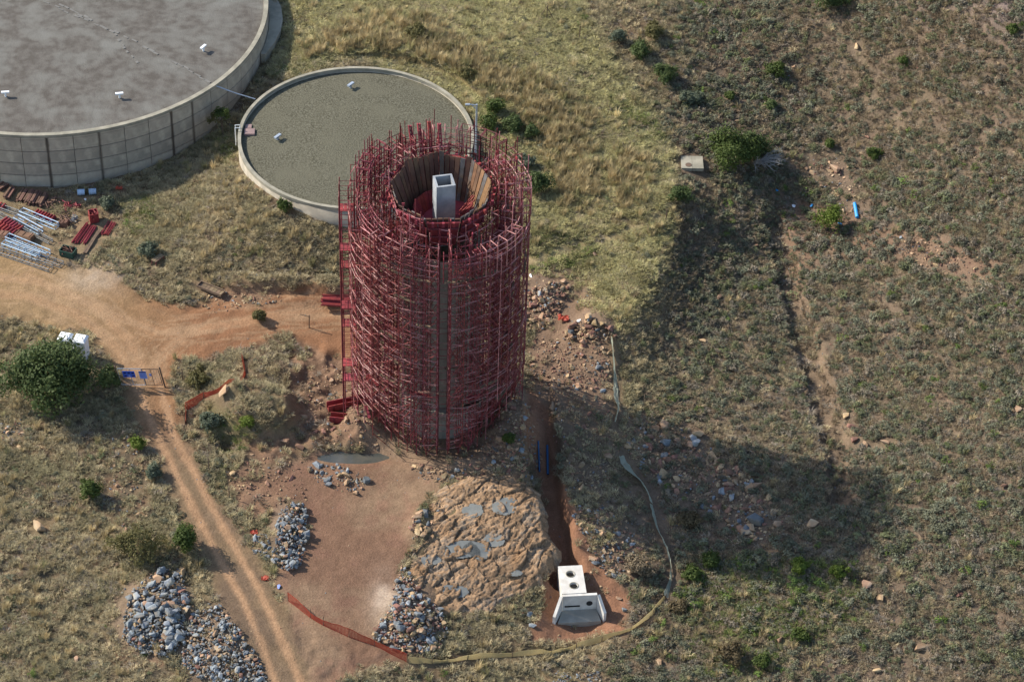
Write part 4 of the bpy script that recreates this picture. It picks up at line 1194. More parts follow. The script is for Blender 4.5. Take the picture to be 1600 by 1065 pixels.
def cover():
    # ---- grass
    x, y, z, Z, r = samples(150000, 1)
    bare = np.clip(Z['road'] * 1.02 + Z['pad'] * 1.02 + Z['outc'] + Z['trd'] * .97 + Z['tank'] + Z['path'] * .85 + Z['base'] * .95 + Z['pile'] * .93, 0, 1)
    n1 = fbm(x, y, .25, 51); n2 = fbm(x, y, .9, 52)
    dens = np.clip(.55 + .30 * n1 + .45 * n2 + .45 * Z['grassy'] + .3 * Z['bank'] - .55 * Z['red'] - .30 * Z['yard'] - .25 * Z['gully'] + .1 * Z['green'] - .16 * Z['right'], .03, 1) * (1 - bare)
    k = r.random(len(x)) < dens
    P = np.stack([x, y, z], -1)[k]; n = len(P); ZZ = {a: b[k] for a, b in Z.items() if isinstance(b, np.ndarray)}
    n1, n2 = n1[k], n2[k]
    C = lambda *c: np.array(c)[None, :]
    straw, olive, green, grey = C(.40, .335, .205), C(.255, .235, .13), C(.17, .20, .065), C(.29, .225, .15)
    t = straw * np.ones((n, 1))
    wo = sstep(-.25, .45, n1 + .5 * r.normal(0, .4, n))[:, None]; t = t * (1 - .65 * wo) + olive * .65 * wo
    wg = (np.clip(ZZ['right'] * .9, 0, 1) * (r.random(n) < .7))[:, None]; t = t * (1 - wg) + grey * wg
    wy = (ZZ['grassy'] * .75 * (r.random(n) < .8))[:, None]; t = t * (1 - wy) + C(.42, .385, .18) * wy
    wn = (ZZ['green'] * (r.random(n) < .35))[:, None]; t = t * (1 - wn) + green * wn
    t = t * np.exp(r.normal(0, .22, n))[:, None]
    s = (.75 + .55 * r.random(n)) * (1 + .25 * ZZ['grassy'])
    S = np.stack([s * 1.15, s * 1.15, s * (.6 + .8 * r.random(n)) * (1 - .25 * ZZ['grassy'])], -1)
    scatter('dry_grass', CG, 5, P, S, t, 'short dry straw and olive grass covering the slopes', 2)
    # ---- tall straw grass
    x, y, z, Z, r = samples(60000, 3)
    bare = np.clip(Z['road'] + Z['pad'] + Z['outc'] + Z['trd'] + Z['tank'] + Z['path'] + Z['base'] + Z['pile'], 0, 1)
    n1 = fbm(x, y, .35, 53)
    left = (Z['u'] < 330) & (Z['v'] > 500)
    bot = sstep(900, 960, Z['v']) * (Z['u'] > 640) * (Z['u'] < 1300)
    dens = np.clip(Z['tall'] * .85 + .12 * Z['bank'] * (n1 > .05) + .10 * left * (n1 > 0) + .12 * Z['grassy'] * (n1 > .25) + .06 * bot * (n1 > 0) + .008, 0, 1) * (1 - bare)
    k = r.random(len(x)) < dens
    P = np.stack([x, y, z], -1)[k]; n = len(P); tl = Z['tall'][k]
    t = np.where((r.random(n) < .8)[:, None], C(.43, .345, .19), C(.31, .285, .14)) * np.exp(r.normal(0, .18, n))[:, None]
    s = (.55 + .45 * r.random(n)) * (1 + .25 * tl)
    scatter('tall_grass', CT, 4, P, np.stack([s, s, s * (.8 + .4 * r.random(n))], -1), t, 'tall straw-coloured grass standing in clumps on the bank', 4)
    # ---- low grey-green shrubs
    x, y, z, Z, r = samples(80000, 5)
    bare = np.clip(Z['road'] + Z['pad'] + Z['outc'] + Z['trd'] + Z['tank'] + Z['path'] + Z['base'] + Z['pile'], 0, 1)
    n1 = fbm(x, y, .16, 55); n2 = fbm(x, y, .6, 56)
    low = sstep(880, 1060, Z['v']) * (Z['u'] > 1350)
    dens = np.clip(.075 + Z['right'] * (.60 + .60 * n1 + .85 * n2) - .3 * low + .10 * (n1 > .1) - .07 * Z['grassy'] - .05 * Z['bank'] + .05 * Z['green'] - .6 * Z['gully'] - .3 * Z['red'] - .06 * Z['yard'], 0, 1) * (1 - bare)
    k = r.random(len(x)) < dens
    P = np.stack([x, y, z], -1)[k]; n = len(P); rg_ = Z['right'][k]; gn = Z['green'][k]
    q = r.random(n)[:, None]
    t = np.where(q < .55, C(.155, .158, .105), np.where(q < .8, C(.135, .145, .075), C(.205, .175, .13)))
    t = np.where((r.random(n) < .22 * gn + .02)[:, None], C(.12, .165, .045), t) * np.exp(r.normal(0, .2, n))[:, None]
    s = (.46 + .9 * r.random(n) ** 2.5) * (.8 + .25 * rg_)
    scatter('low_shrubs', CS, 9, P, np.stack([s * 1.1, s * 1.1, s * (.6 + .4 * r.random(n))], -1), t, 'low grey-green karoo shrubs covering the stony hillside', 6)
    # ---- brown twiggy tufts
    x, y, z, Z, r = samples(40000, 7)
    bare = np.clip(Z['road'] + Z['pad'] + Z['outc'] + Z['trd'] + Z['tank'] + Z['path'] + Z['base'] * .9 + Z['pile'] * .9, 0, 1)
    n1 = fbm(x, y, .3, 57)
    dens = np.clip(.2 + .5 * n1 * (1 - .7 * Z['grassy']) + .2 * Z['right'], 0, 1) * (1 - bare)
    k = r.random(len(x)) < dens
    P = np.stack([x, y, z], -1)[k]; n = len(P)
    t = np.where((r.random(n) < .6)[:, None], C(.23, .17, .115), C(.27, .23, .18)) * np.exp(r.normal(0, .2, n))[:, None]
    s = .6 + .7 * r.random(n)
    scatter('dry_scrub', CB, 3, P, np.stack([s * 1.2, s * 1.2, s * .7], -1), t, 'brown leafless scrub tufts between the shrubs', 8)
    # ---- pebbles
    x, y, z, Z, r = samples(52000, 9)
    n1 = fbm(x, y, .2, 58)
    dens = np.clip(.16 + .35 * n1 + .25 * Z['red'] + .55 * Z['base'] + .15 * Z['trd'] * (n1 > 0) - .12 * Z['grassy'] - .09 * Z['road'] - .05 * Z['pad'] + .35 * Z['pile'] + .22 * Z['right'] + .3 * Z['rubble'], 0.01, 1) * (1 - np.clip(Z['tank'] + Z['outc'], 0, 1))
    k = r.random(len(x)) < dens
    P = np.stack([x, y, z], -1)[k]; n = len(P)
    rd = np.clip(Z['road'] + Z['pad'], 0, 1)[k]
    s = (.07 + .26 * r.random(n) ** 3) * (1 - .45 * rd)
    scatter('loose_stones', CR, 10, P, np.stack([s, s, s], -1), np.ones((n, 3)) * .3, 'small loose stones littering the slopes and tracks', 10)




# ------------------------------------------------------------------ bushes and trees, one by one
def leaves(seed, cen, rad, ncl, per, leaf, crad, shell=.55, flatz=0.0):
    r = np.random.default_rng(seed)
    d = r.normal(0, 1, (ncl, 3)); d /= np.linalg.norm(d, axis=1)[:, None]
    d[:, 2] = np.where(d[:, 2] < -.35, -d[:, 2], d[:, 2])
    rr = shell + (1 - shell) * r.random(ncl) ** .6
    lob = .95 + .28 * np.sin(d[:, 0] * 4.1 + seed) + .24 * np.sin(d[:, 1] * 5.3 + 2 * seed) + .12 * r.normal(0, 1, ncl)
    c = d * (rr * lob)[:, None] * np.array(rad) + np.array(cen)
    C_ = np.repeat(c, per, 0); D = np.repeat(d, per, 0)
    q = r.normal(0, 1, (len(C_), 3)); q /= np.linalg.norm(q, axis=1)[:, None]
    p = C_ + q * crad * (.35 + .65 * r.random((len(C_), 1)))
    nrm = q * .6 + D * .5 + r.normal(0, .55, q.shape) + np.array([0, 0, .25]); nrm /= np.linalg.norm(nrm, axis=1)[:, None]
    a = np.cross(nrm, r.normal(0, 1, q.shape)); a /= np.linalg.norm(a, axis=1)[:, None] + 1e-9
    b = np.cross(nrm, a)
    s = leaf * (.6 + .7 * r.random((len(p), 1)))
    p[:, 2] = np.maximum(p[:, 2], .05)
    V = np.stack([p - a * s, p + b * s * .5, p + a * s, p - b * s * .5], 1).reshape(-1, 3)
    return V, np.arange(len(V)).reshape(-1, 4)


def bush(name, label, u, v, w, hgt, mt, seed, leaf=.14, ncl=None, per=26, group=None, depth=None, trunk=True, cat='bush', dens=1.0):
    """u, v: photo pixel of the foot; w, hgt in metres"""
    p = G(u, v); t = thing(name, label, cat, p, 0, group)
    d = depth or w * .9
    ncl = ncl or int(dens * (26 + 16 * w * hgt))
    V, Fs = leaves(seed, (0, 0, hgt * .52), (w / 2 * .85, d / 2 * .85, hgt * .46), ncl, per, leaf, .16 * min(w, hgt) + .12)
    link('crown', npmesh('crown', V, Fs, mt), t)
    r = random.Random(seed); m = MB()
    for k in range(5 if w > 1.5 else 3):
        a = r.uniform(0, 6.28); e = Vector((math.cos(a) * w * .28, math.sin(a) * d * .28, hgt * r.uniform(.55, .8)))
        mid = Vector((e.x * .35, e.y * .35, hgt * .3))
        m.tube((0, 0, -.15), mid, .05 * w ** .5, 6, True, .035 * w ** .5); m.tube(mid, e, .035 * w ** .5, 5, True, .012)
    m.build('trunk', 'bark', t)
    return t


L_deep = leafmat('deep_green_leaf', (.095, .125, .042), (.055, .08, .025))
L_bright = leafmat('bright_green_leaf', (.08, .108, .024), (.05, .075, .018))
L_olive = leafmat('olive_leaf', (.15, .135, .05), (.10, .09, .035))
L_lime = leafmat('lime_leaf', (.14, .18, .03), (.09, .13, .02))
L_grey = leafmat('grey_green_leaf', (.13, .15, .10), (.09, .11, .07))
L_brown = leafmat('brown_leaf', (.15, .115, .06), (.10, .075, .04))
L_tan = leafmat('tan_twig', (.24, .19, .12), (.17, .13, .085))
bush('leafy_tree', 'big dark green leafy tree hiding two portable toilets', 80, 626, 10.6, 5.2, L_deep, 1, .17, 360, 46, cat='tree', depth=7.0)
bush('bush', 'small green bush at the left gate post', 172, 605, 2.2, 1.8, L_deep, 2, .13)
bush('leafy_tree', 'rounded bright green tree beside the concrete manhole slab', 1142, 262, 4.8, 3.6, L_bright, 3, .14, 120, 44, cat='tree', depth=4.2)
bush('bush', 'duller green bush growing into the dead grey branches', 1175, 246, 2.6, 2.6, L_deep, 4, .13)
bush('bush', 'small dark round bush on the edge of the spur', 1063, 314, 1.9, 1.5, L_deep, 5, .12)
bush('bush', 'lime green feathery bush beside the blue pipe', 1294, 358, 2.2, 2.3, L_lime, 6, .11, dens=.8)
bush('bush', 'olive brown thorn bush sprawling above the tall rock heap', 215, 868, 6.4, 2.6, L_olive, 7, .11, 120, 28, depth=3.6, dens=.8)
bush('bush', 'fresh green bush at the end of the thorn bush by the road', 292, 860, 2.3, 2.4, L_bright, 8, .12)
bush('bush', 'solitary green bush in the brown grass left of the road', 143, 778, 2.0, 1.6, L_bright, 9, .12)
bush('bush', 'dark round bush behind the right side of the scaffolding', 841, 300, 2.2, 1.9, L_deep, 10, .13)
for k, (u, v, w_, h_, mt, lb) in enumerate(((775, 178, 1.8, 1.6, L_bright, 'bright shrub above the lamp post on the bank'), (765, 200, 1.6, 1.5, L_bright, 'aloe-like green shrub beside the lamp post'), (800, 205, 2.4, 1.6, L_deep, 'dark sprawling shrub in the tall grass by the lamp post'),
        (830, 215, 1.6, 1.2, L_deep, 'small dark shrub at the end of the shrub row on the bank'), (822, 262, 1.8, 1.2, L_grey, 'grey shrub in the hollow behind the scaffolding'), (732, 122, 1.5, 1.1, L_olive, 'olive shrub beside the olive roof rim'), (965, 66, 1.3, 1.3, L_grey, 'spiky grey aloe high on the grassy slope'),
        (1210, 118, 1.9, 1.3, L_bright, 'green bush among rocks on the upper hillside'), (1140, 155, 1.1, .8, L_bright, 'small green bush below the upper hillside rocks'), (1205, 170, 1.3, .9, L_deep, 'dark green bush in the middle of the hillside'), (1296, 232, .9, .9, L_bright, 'upright green bush above the stone scatter'),
        (1365, 248, 1.5, 1.0, L_bright, 'low green bush to the far side of the stone scatter'), (1300, 12, 3.0, 1.8, L_deep, 'dark bush mass at the top of the hillside'), (1410, 100, .9, .7, L_bright, 'small vivid green bush high on the hillside'), (1580, 52, 1.1, .8, L_bright, 'vivid green bush near the stony crest'),
        (1020, 60, 2.6, 1.4, L_olive, 'long olive thicket at the grass edge'), (1000, 90, 2.4, 1.6, L_deep, 'dark thicket between grass and hillside'), (1040, 125, 2.6, 1.5, L_deep, 'dark green thicket in the grassy gully'), (1080, 160, 2.6, 1.1, L_grey, 'grey-green thicket running down to the manhole slab'),
        (998, 895, 2.2, 1.5, L_tan, 'rounded tan dead bush beside the pale net'), (1140, 1030, 2.2, 1.5, L_brown, 'brown leafless bush low on the slope'), (1080, 905, 1.7, 1.1, L_bright, 'bright green bush below the tower shadow'), (1110, 885, 1.6, 1.2, L_bright, 'bright green bush at the edge of the tower shadow'),
        (1250, 890, 1.5, 1.0, L_lime, 'lime bush past the tower shadow'), (1310, 900, 1.6, .9, L_lime, 'lime green low bush beside the flat orange boulder'), (1250, 1000, 1.4, 1.0, L_bright, 'bright bush on the lower slope'), (1060, 955, 1.5, 1.0, L_brown, 'brown bush where the net turns'), (1190, 1040, 1.6, 1.1, L_bright, 'green bush at the bottom of the slope'),
        (240, 745, 1.5, 1.1, L_grey, 'pale grey-green shrub at the road edge'), (215, 700, 1.4, 1.0, L_lime, 'lime shrub at the road edge'), (330, 665, 2.0, 1.2, L_grey, 'grey thorn shrub in the hollow by the torn mesh'), (385, 665, 1.3, .9, L_lime, 'lime shrub on top of the grassy mound'), (232, 400, 1.9, 1.3, L_grey, 'blue-grey shrub on the slope above the road'),
        (168, 325, 1.6, 1.2, L_grey, 'grey shrub by the stacked materials'), (310, 600, 2.6, 1.2, L_olive, 'pale olive scrub beside the right gate post'), (405, 500, 1.4, .9, L_olive, 'olive scrub in the middle of the cut'), (445, 328, 1.3, 1.0, L_bright, 'green bush against the smaller reservoir wall'), (1075, 820, 2.0, 1.0, L_brown, 'brown bush in the tower shadow by the net'),
        (795, 690, 1.0, .8, L_bright, 'green weeds on the rubble by the scaffold foot'), (650, 60, 2.2, 1.4, L_olive, 'dark olive clump in the tall grass behind the smaller reservoir'))):
    bush('bush', lb, u, v, w_, h_, mt, 200 + k, .11)
# dead branches beside the rounded tree
p = G(1195, 262); t = thing('dead_branches', 'tangle of bare grey branches beside the rounded bright green tree', 'branches', p); r = random.Random(3)
for k in range(34):
    a = r.uniform(-2.4, 1.0); L = r.uniform(1.0, 2.4); e = Vector((math.cos(a) * L, math.sin(a) * L * .7, r.uniform(.1, 1.5)))
    b0 = Vector((-.9 + r.uniform(-.3, .3), .3 + r.uniform(-.3, .3), .4)); mid = b0.lerp(e, .55) + Vector((0, 0, .35))
    m = MB(); m.tube(b0, mid, .035, 4); m.tube(mid, e, .025, 4, True, .01)
    for q in range(3): f = mid.lerp(e, r.random()); m.tube(f, f + Vector((r.uniform(-.5, .5), r.uniform(-.5, .5), r.uniform(-.1, .4))), .014, 3)
    m.build('branch', mat('grey_wood', (.30, .28, .26), rough=.95) if k == 0 else bpy.data.materials['grey_wood'], t)
# small tree in front of the big reservoir wall
p = G(346, 212); t = thing('small_tree', 'small tree with half-dry crown against the huge reservoir wall', 'tree', p)
V, Fs = leaves(61, (.1, 0, 2.6), (.62, .6, .65), 26, 34, .10, .3); link('crown', npmesh('crown', V, Fs, L_bright), t)
V, Fs = leaves(62, (-.75, 0, 2.1), (.5, .5, .5), 14, 28, .10, .26); link('dry_crown', npmesh('dry_crown', V, Fs, L_olive), t)
m = MB(); m.tube((.2, 0, -.2), (.1, 0, 1.5), .09, 7, True, .07); m.tube((.1, 0, 1.5), (.15, 0, 2.6), .06, 6, True, .03); m.tube((.1, 0, 1.4), (-.7, 0, 2.1), .05, 6, True, .02); m.build('trunk', 'bark', t)

# ------------------------------------------------------------------ concrete outlet chamber
def chamber():
    p = G(896, 955); rz = R_(4)
    zt = 2.1
    t = thing('outlet_chamber', 'new white concrete outlet chamber with two round openings and splayed wings', 'outlet chamber', (p.x, p.y, p.z), rz)

    def slab(u0, v0, n): pass
    # box body with two round holes in its lid, real depth
    W, D = 2.0, 3.1; y0 = .1
    H = zt
    mb = MB()
    mb.box((0, y0 + .1, H / 2 - .5), (W, .2, H + .62 - .0)) if False else None
    for cx, cy, lx, ly in ((-W / 2 + .1, y0 + D / 2, .2, D), (W / 2 - .1, y0 + D / 2, .2, D), (0, y0 + D - .1, W - .4, .2), (0, y0 + .1, W - .4, .2)):
        mb.box((cx, cy, (H - .2) / 2 - .5), (lx, ly, H - .2 + 1.0))
    body = mb.build('body', 'precast', t)
    bm = bmesh.new(); hs = ((.05, y0 + .85), (-.08, y0 + 2.15)); rad = .34; N = 20
    for zz_ in (H - .2, H):
        pass
    # lid: two halves, each a square ring round its hole
    V = []; Fs = []
    for (hx_, hy_), (ya, yb) in zip(hs, ((y0, y0 + D / 2), (y0 + D / 2, y0 + D))):
        o0 = len(V)
        for k in range(N):
            a = 2 * math.pi * k / N; c, s = math.cos(a), math.sin(a)
            # ray from hole centre to the rectangle
            tx = ((W / 2 - hx_) if c > 0 else (-W / 2 - hx_)) / c if abs(c) > 1e-6 else 1e9
            ty = ((yb - hy_) if s > 0 else (ya - hy_)) / s if abs(s) > 1e-6 else 1e9
            q = min(tx, ty)
            for r_ in (rad, q):
                for z_ in (H, H - .2): V.append((hx_ + r_ * c, hy_ + r_ * s, z_))
        for k in range(N):
            A = o0 + 4 * k; B = o0 + 4 * ((k + 1) % N)
            Fs += [(A, A + 2, B + 2, B), (A + 1, B + 1, B + 3, A + 3), (A, B, B + 1, A + 1), (A + 2, A + 3, B + 3, B + 2)]
    # the square corners that the radial fan cuts off
        for cxn in (-W / 2, W / 2):
            for cyn in (ya, yb):
                a = math.atan2(cyn - hy_, cxn - hx_) % (2 * math.pi); k = int(a / (2 * math.pi) * N); A = o0 + 4 * k + 2; B = o0 + 4 * ((k + 1) % N) + 2
                n0 = len(V); V.append((cxn, cyn, H)); Fs.append((A, n0, B))
    lid = MB().add(V, Fs).build('lid', 'precast', t)
    for hx_, hy_ in hs:
        m = ring(rad, rad + .05, 0, .035, 20); o = m.build('opening_rim', 'coping', lid); o.location = (hx_, hy_, H)
    m = MB(); m.box((0, y0 + D / 2, .6), (W - .42, D - .42, .1)); m.build('chamber_floor', 'precast', body)
    # headwall with splayed wing walls falling outwards
    th_ = .24

    def wall(a, b, za, zb, nm):
        a = Vector(a); b = Vector(b); d = (b - a).normalized(); n = Vector((-d.y, d.x, 0)) * th_
        P_ = [a, b, b + n, a + n]
        V = [Vector((q.x, q.y, -1.2)) for q in P_] + [Vector((P_[0].x, P_[0].y, za)), Vector((P_[1].x, P_[1].y, zb)), Vector((P_[2].x, P_[2].y, zb)), Vector((P_[3].x, P_[3].y, za))]
        return MB().add(V, [(3, 2, 1, 0), (4, 5, 6, 7), (0, 1, 5, 4), (1, 2, 6, 5), (2, 3, 7, 6), (3, 0, 4, 7)]).build(nm, 'precast', t)
    hw = wall((-W / 2 + .02, y0 - .26, 0), (W / 2 + .85, y0 - .26, 0), H - .05, H - .05, 'headwall')
    wall((-W / 2 - .68, y0 - 1.5, 0), (-W / 2 + .01, y0 - .28, 0), .95, H - .06, 'wing_wall')
    wall((W / 2 + .86, y0 - .28, 0), (W / 2 + 1.3, y0 - 1.4, 0), H - .06, 1.0, 'wing_wall')
    V = [(-W / 2 - .45, y0 - 1.42), (W / 2 + 1.1, y0 - 1.42), (W / 2 + .84, y0 - .27), (-W / 2 + .03, y0 - .27)]
    zt_ = (.15, .15, .4, .4)
    MB().add([(a, b, -.6) for a, b in V] + [(a, b, q) for (a, b), q in zip(V, zt_)], [(3, 2, 1, 0), (4, 5, 6, 7), (0, 1, 5, 4), (1, 2, 6, 5), (2, 3, 7, 6), (3, 0, 4, 7)]).build('shade_apron', 'shaft', t)  # slab added between the wings, its darker concrete paints the deep shade there
    m = MB(); m.tube((W / 2 + .25, y0 - .30, 1.1), (W / 2 + .25, y0 - .12, 1.1), .26, 18); m.build('outlet', 'void', hw)
    m = MB(); m.box((-.15, y0 - .27, .85), (1.25, .05, .16)); m.build('slot', 'void', hw)


chamber()

# manhole slab
p = G(1081, 258); clr(p, 1.55); clr(p + Vector((0, -1.2, 0)), 1.0); t = thing('manhole_slab', 'square pale concrete manhole slab beside the rounded bright green tree', 'manhole', p + Vector((0, 0, .05)), R_(-2))
m = MB()
for sx in (-1, 1): m.box((sx * .52, 0, .14), (1.02, 1.9, .34))
m.build('slab', 'coping', t)
m = MB(); m.tube((-.35, -.45, .3), (-.35, -.45, .335), .3, 18); m.build('cover', 'post', t)

# ------------------------------------------------------------------ gate, signs, toilets
def gate():
    a, b = G(190, 602), G(262, 604)
    d = (b - a); L = d.length; rz = math.atan2(d.y, d.x)
    t = thing('gate', 'wide double wire gate carrying safety signs across the dirt road', 'gate', a, rz)
    H = 1.95; ln = .22                          # the gate leans uphill
    tp = lambda x_, z_: Vector((x_ - ln * z_ * .75, .02 * z_, z_))
    for x_ in (-.1, L * .94):
        m = MB(); m.tube(tp(x_, -.4), tp(x_, H + .25), .07, 6); m.build('post', 'post', t)
    for x0, x1 in ((.05, L * .53), (L * .545, L * .90)):
        m = MB(); z0, z1 = .12, H
        m.tube(tp(x0, z1), tp(x1, z1), .035, 5); m.tube(tp(x0, z0), tp(x1, z0), .03, 5)
        for x_ in (x0, (x0 + x1) / 2, x1): m.tube(tp(x_, z0), tp(x_, z1), .03, 5)
        lf = m.build('leaf_frame', 'galv' if x0 < 1 else 'post', t)
        w_ = MB()
        for z_ in np.arange(.3, H, .2): w_.tube(tp(x0, z_), tp(x1, z_), .006, 3, False)
        for x_ in np.arange(x0 + .2, x1, .2): w_.tube(tp(x_, z0), tp(x_, z1), .006, 3, False)
        tag(w_.build('wire', 'greylat', lf), kind='stuff')

    def sign(x0, x1, z0, z1, mt, nm, lb):
        s = MB(); q = [tp(x0, z0), tp(x1, z0), tp(x1, z1), tp(x0, z1)]
        f = Vector((0, -.06, 0)); s.add([k + f for k in q] + [k + f + Vector((0, .015, 0)) for k in q], [(0, 1, 2, 3), (7, 6, 5, 4), (0, 4, 5, 1), (1, 5, 6, 2), (2, 6, 7, 3), (3, 7, 4, 0)])
        o = s.build(nm, mt, t); o['label'] = lb; return o

    def mark(parent, cx, cz, rx, rz_, mt, n=14):
        s = MB(); c = tp(cx, cz) + Vector((0, -.066, 0)); V = [c + Vector((rx * math.cos(2 * math.pi * k / n), 0, rz_ * math.sin(2 * math.pi * k / n))) for k in range(n)]
        s.add(V, [tuple(range(n))]); s.build('pictogram', mt, parent)
    s1 = sign(.42, 1.5, 1.02, 1.72, 'signblue', 'sign', 'blue sign with dark round pictograms in two rows')
    for k in range(3):
        mark(s1, .64 + k * .34, 1.50, .12, .12, 'signdark'); mark(s1, .64 + k * .34, 1.18, .12, .10, 'signdark' if k != 1 else 'signpale', 4 if k == 1 else 14)
        m = MB(); c = tp(.64 + k * .34, 1.34) + Vector((0, -.066, 0)); m.box(c, (.2, .004, .035)); m.build('caption', 'signpale', s1)
    s2 = sign(1.85, 2.5, .88, 1.72, 'signpale', 'sign', 'pale blue notice with a dark heading')
    m = MB(); m.box(tp(2.175, 1.63) + Vector((0, -.067, 0)), (.62, .006, .12)); m.build('heading', 'signdark', s2)
    for k in range(6):
        m = MB(); m.box(tp(2.175, 1.48 - k * .09) + Vector((-.04 * (k % 2), -.067, 0)), (.5 - .08 * (k % 2), .004, .028)); m.build('text_line', 'signblue', s2)
    s3 = sign(2.72, 2.9, 1.2, 1.46, 'signpale', 'sign', 'tiny pale notice with a blue triangle')
    mark(s3, 2.81, 1.31, .06, .08, 'signblue', 3)


gate()
for k, (u, v) in enumerate(((105, 548), (129, 551))):
    p = G(u, v + 7); t = thing('portable_toilet', ['white portable toilet half hidden by the big leafy tree', 'white portable toilet nearer the dirt road by the big leafy tree'][k], 'toilet', p, R_(-14), 'portable toilets')
    m = MB(); m.box((0, 0, 1.0), (1.02, 1.02, 2.1)); m.build('cabin', 'white', t)
    m = MB(); V = []
    for z_, s in ((2.05, .58), (2.2, .56), (2.34, .40)): V += [(-s, -s, z_), (s, -s, z_), (s, s, z_), (-s, s, z_)]
    m.add(V, [(0, 1, 5, 4), (1, 2, 6, 5), (2, 3, 7, 6), (3, 0, 4, 7), (4, 5, 9, 8), (5, 6, 10, 9), (6, 7, 11, 10), (7, 4, 8, 11), (8, 9, 10, 11), (3, 2, 1, 0)]); rf = m.build('roof', 'white', t)
    m = MB(); m.tube((.3, -.2, 2.3), (.3, -.2, 2.6), .05, 8); m.build('vent_pipe', 'galv', rf)
    m = MB(); m.box((0, -.53, .98), (.7, .04, 1.85)); dr = m.build('door', 'white', t)
    m = MB(); m.box((.27, -.57, 1.0), (.05, .05, .16)); m.build('handle', 'galv', dr)

# ------------------------------------------------------------------ barrier meshes and posts
def ribbon(name, label, pts, hgt, mt, cat, net=True, posts=True, lean=.0, seed=0, flat=0.0):
    r = random.Random(seed); W_ = [G(*p) for p in pts]
    t = thing(name, label, cat, W_[0]); o0 = W_[0]
    fine = []
    for a, b in zip(W_[:-1], W_[1:]):
        n = max(2, int((b - a).length / .35))
        for k in range(n):
            q = a.lerp(b, k / n); q.z = hz(q.x, q.y); fine.append(q - o0)
    fine.append(W_[-1] - o0); n = len(fine)
    for q in fine[::2]: clr(q + o0, .45 if net else .6)
    ph = r.uniform(0, 6)
    up = []
    for k, q in enumerate(fine):
        d = (fine[min(k + 1, n - 1)] - fine[max(k - 1, 0)]); s = Vector((-d.y, d.x, 0)).normalized()
        hh = hgt * (.78 + .22 * math.sin(k * .45 + ph) + r.uniform(-.05, .05)); ll = lean + flat * math.sin(k * .3 + ph)
        up.append((s * hh * math.sin(ll) + Vector((0, 0, hh * math.cos(ll) + .03))))
    m = MB()
    if net:
        nr = 7
        for j in range(nr + 1):
            f = j / nr; wd = .055 if j in (0, nr) else .03
            for k in range(n - 1):
                a0, a1 = fine[k] + up[k] * f, fine[k + 1] + up[k + 1] * f
                b0, b1 = up[k].normalized() * wd, up[k + 1].normalized() * wd
                m.add([a0 - b0, a1 - b1, a1 + b1, a0 + b0], [(0, 1, 2, 3)])
        for k in range(n - 1):
            for q in range(3):
                f = q / 3; a = fine[k].lerp(fine[k + 1], f); u_ = up[k].lerp(up[k + 1], f); d = (fine[k + 1] - fine[k]).normalized() * .022
                m.add([a - d, a + d, a + u_ + d, a + u_ - d], [(0, 1, 2, 3)])
        m.build('mesh_net', mt, t)
    else:
        nr = 4; V = []
        for k in range(n):
            for j in range(nr + 1):
                f = j / nr; V.append(fine[k] + up[k] * f + Vector((0, 0, .05)) + Vector((r.uniform(-.05, .05), r.uniform(-.05, .05), r.uniform(-.03, .06))))
        m.add(V, [(k * (nr + 1) + j, (k + 1) * (nr + 1) + j, (k + 1) * (nr + 1) + j + 1, k * (nr + 1) + j + 1) for k in range(n - 1) for j in range(nr)])
        m.build('sheet', mt, t)
    if posts:
        for w_ in W_:
            q = w_ - o0; mm = MB(); mm.tube(q + Vector((0, 0, -.2)), q + Vector((.03, .03, hgt * 1.1)), .03, 5); mm.build('stake', 'post', t)
    return t


ribbon('barrier_mesh', 'long orange barrier mesh strung across the bottom of the earth pad', [(450, 938), (485, 965), (505, 977), (545, 995), (585, 1008), (636, 1034)], .95, 'orange', 'barrier', seed=1)
ribbon('barrier_mesh', 'torn orange barrier mesh sagging beside the road above the hollow', [(289, 662), (292, 640), (318, 622), (345, 610), (375, 600), (384, 585), (381, 560)], .7, 'orange', 'barrier', seed=2, flat=.4)
ribbon('barrier_mesh', 'faded yellow barrier mesh curving below the outlet chamber', [(638, 1036), (675, 1036), (730, 1030), (800, 1026), (860, 1022), (900, 1012), (940, 1002), (985, 985), (1020, 960), (1040, 935)], .5, 'yellownet', 'barrier', net=True, seed=3, lean=.2, flat=.3)
ribbon('barrier_mesh', 'pale green barrier net rising past the tan dead bush', [(1044, 935), (1050, 905), (1048, 880), (1040, 855), (1028, 825), (1020, 790)], .5, 'palenet', 'barrier', net=False, seed=4, lean=.5, flat=.5, posts=False)
ribbon('barrier_mesh', 'crumpled pale green net lying in the tower shadow', [(1020, 788), (1012, 770), (1000, 750), (990, 738), (980, 722), (975, 712)], .75, 'palenet', 'barrier', net=False, seed=5, lean=.9, flat=.6, posts=False)
ribbon('barrier_mesh', 'pale green net hanging from the tan rubble mound', [(961, 660), (968, 640), (966, 610), (962, 580), (958, 555), (955, 530)], .55, 'palenet', 'barrier', net=False, seed=6, lean=.6, flat=.6, posts=False)
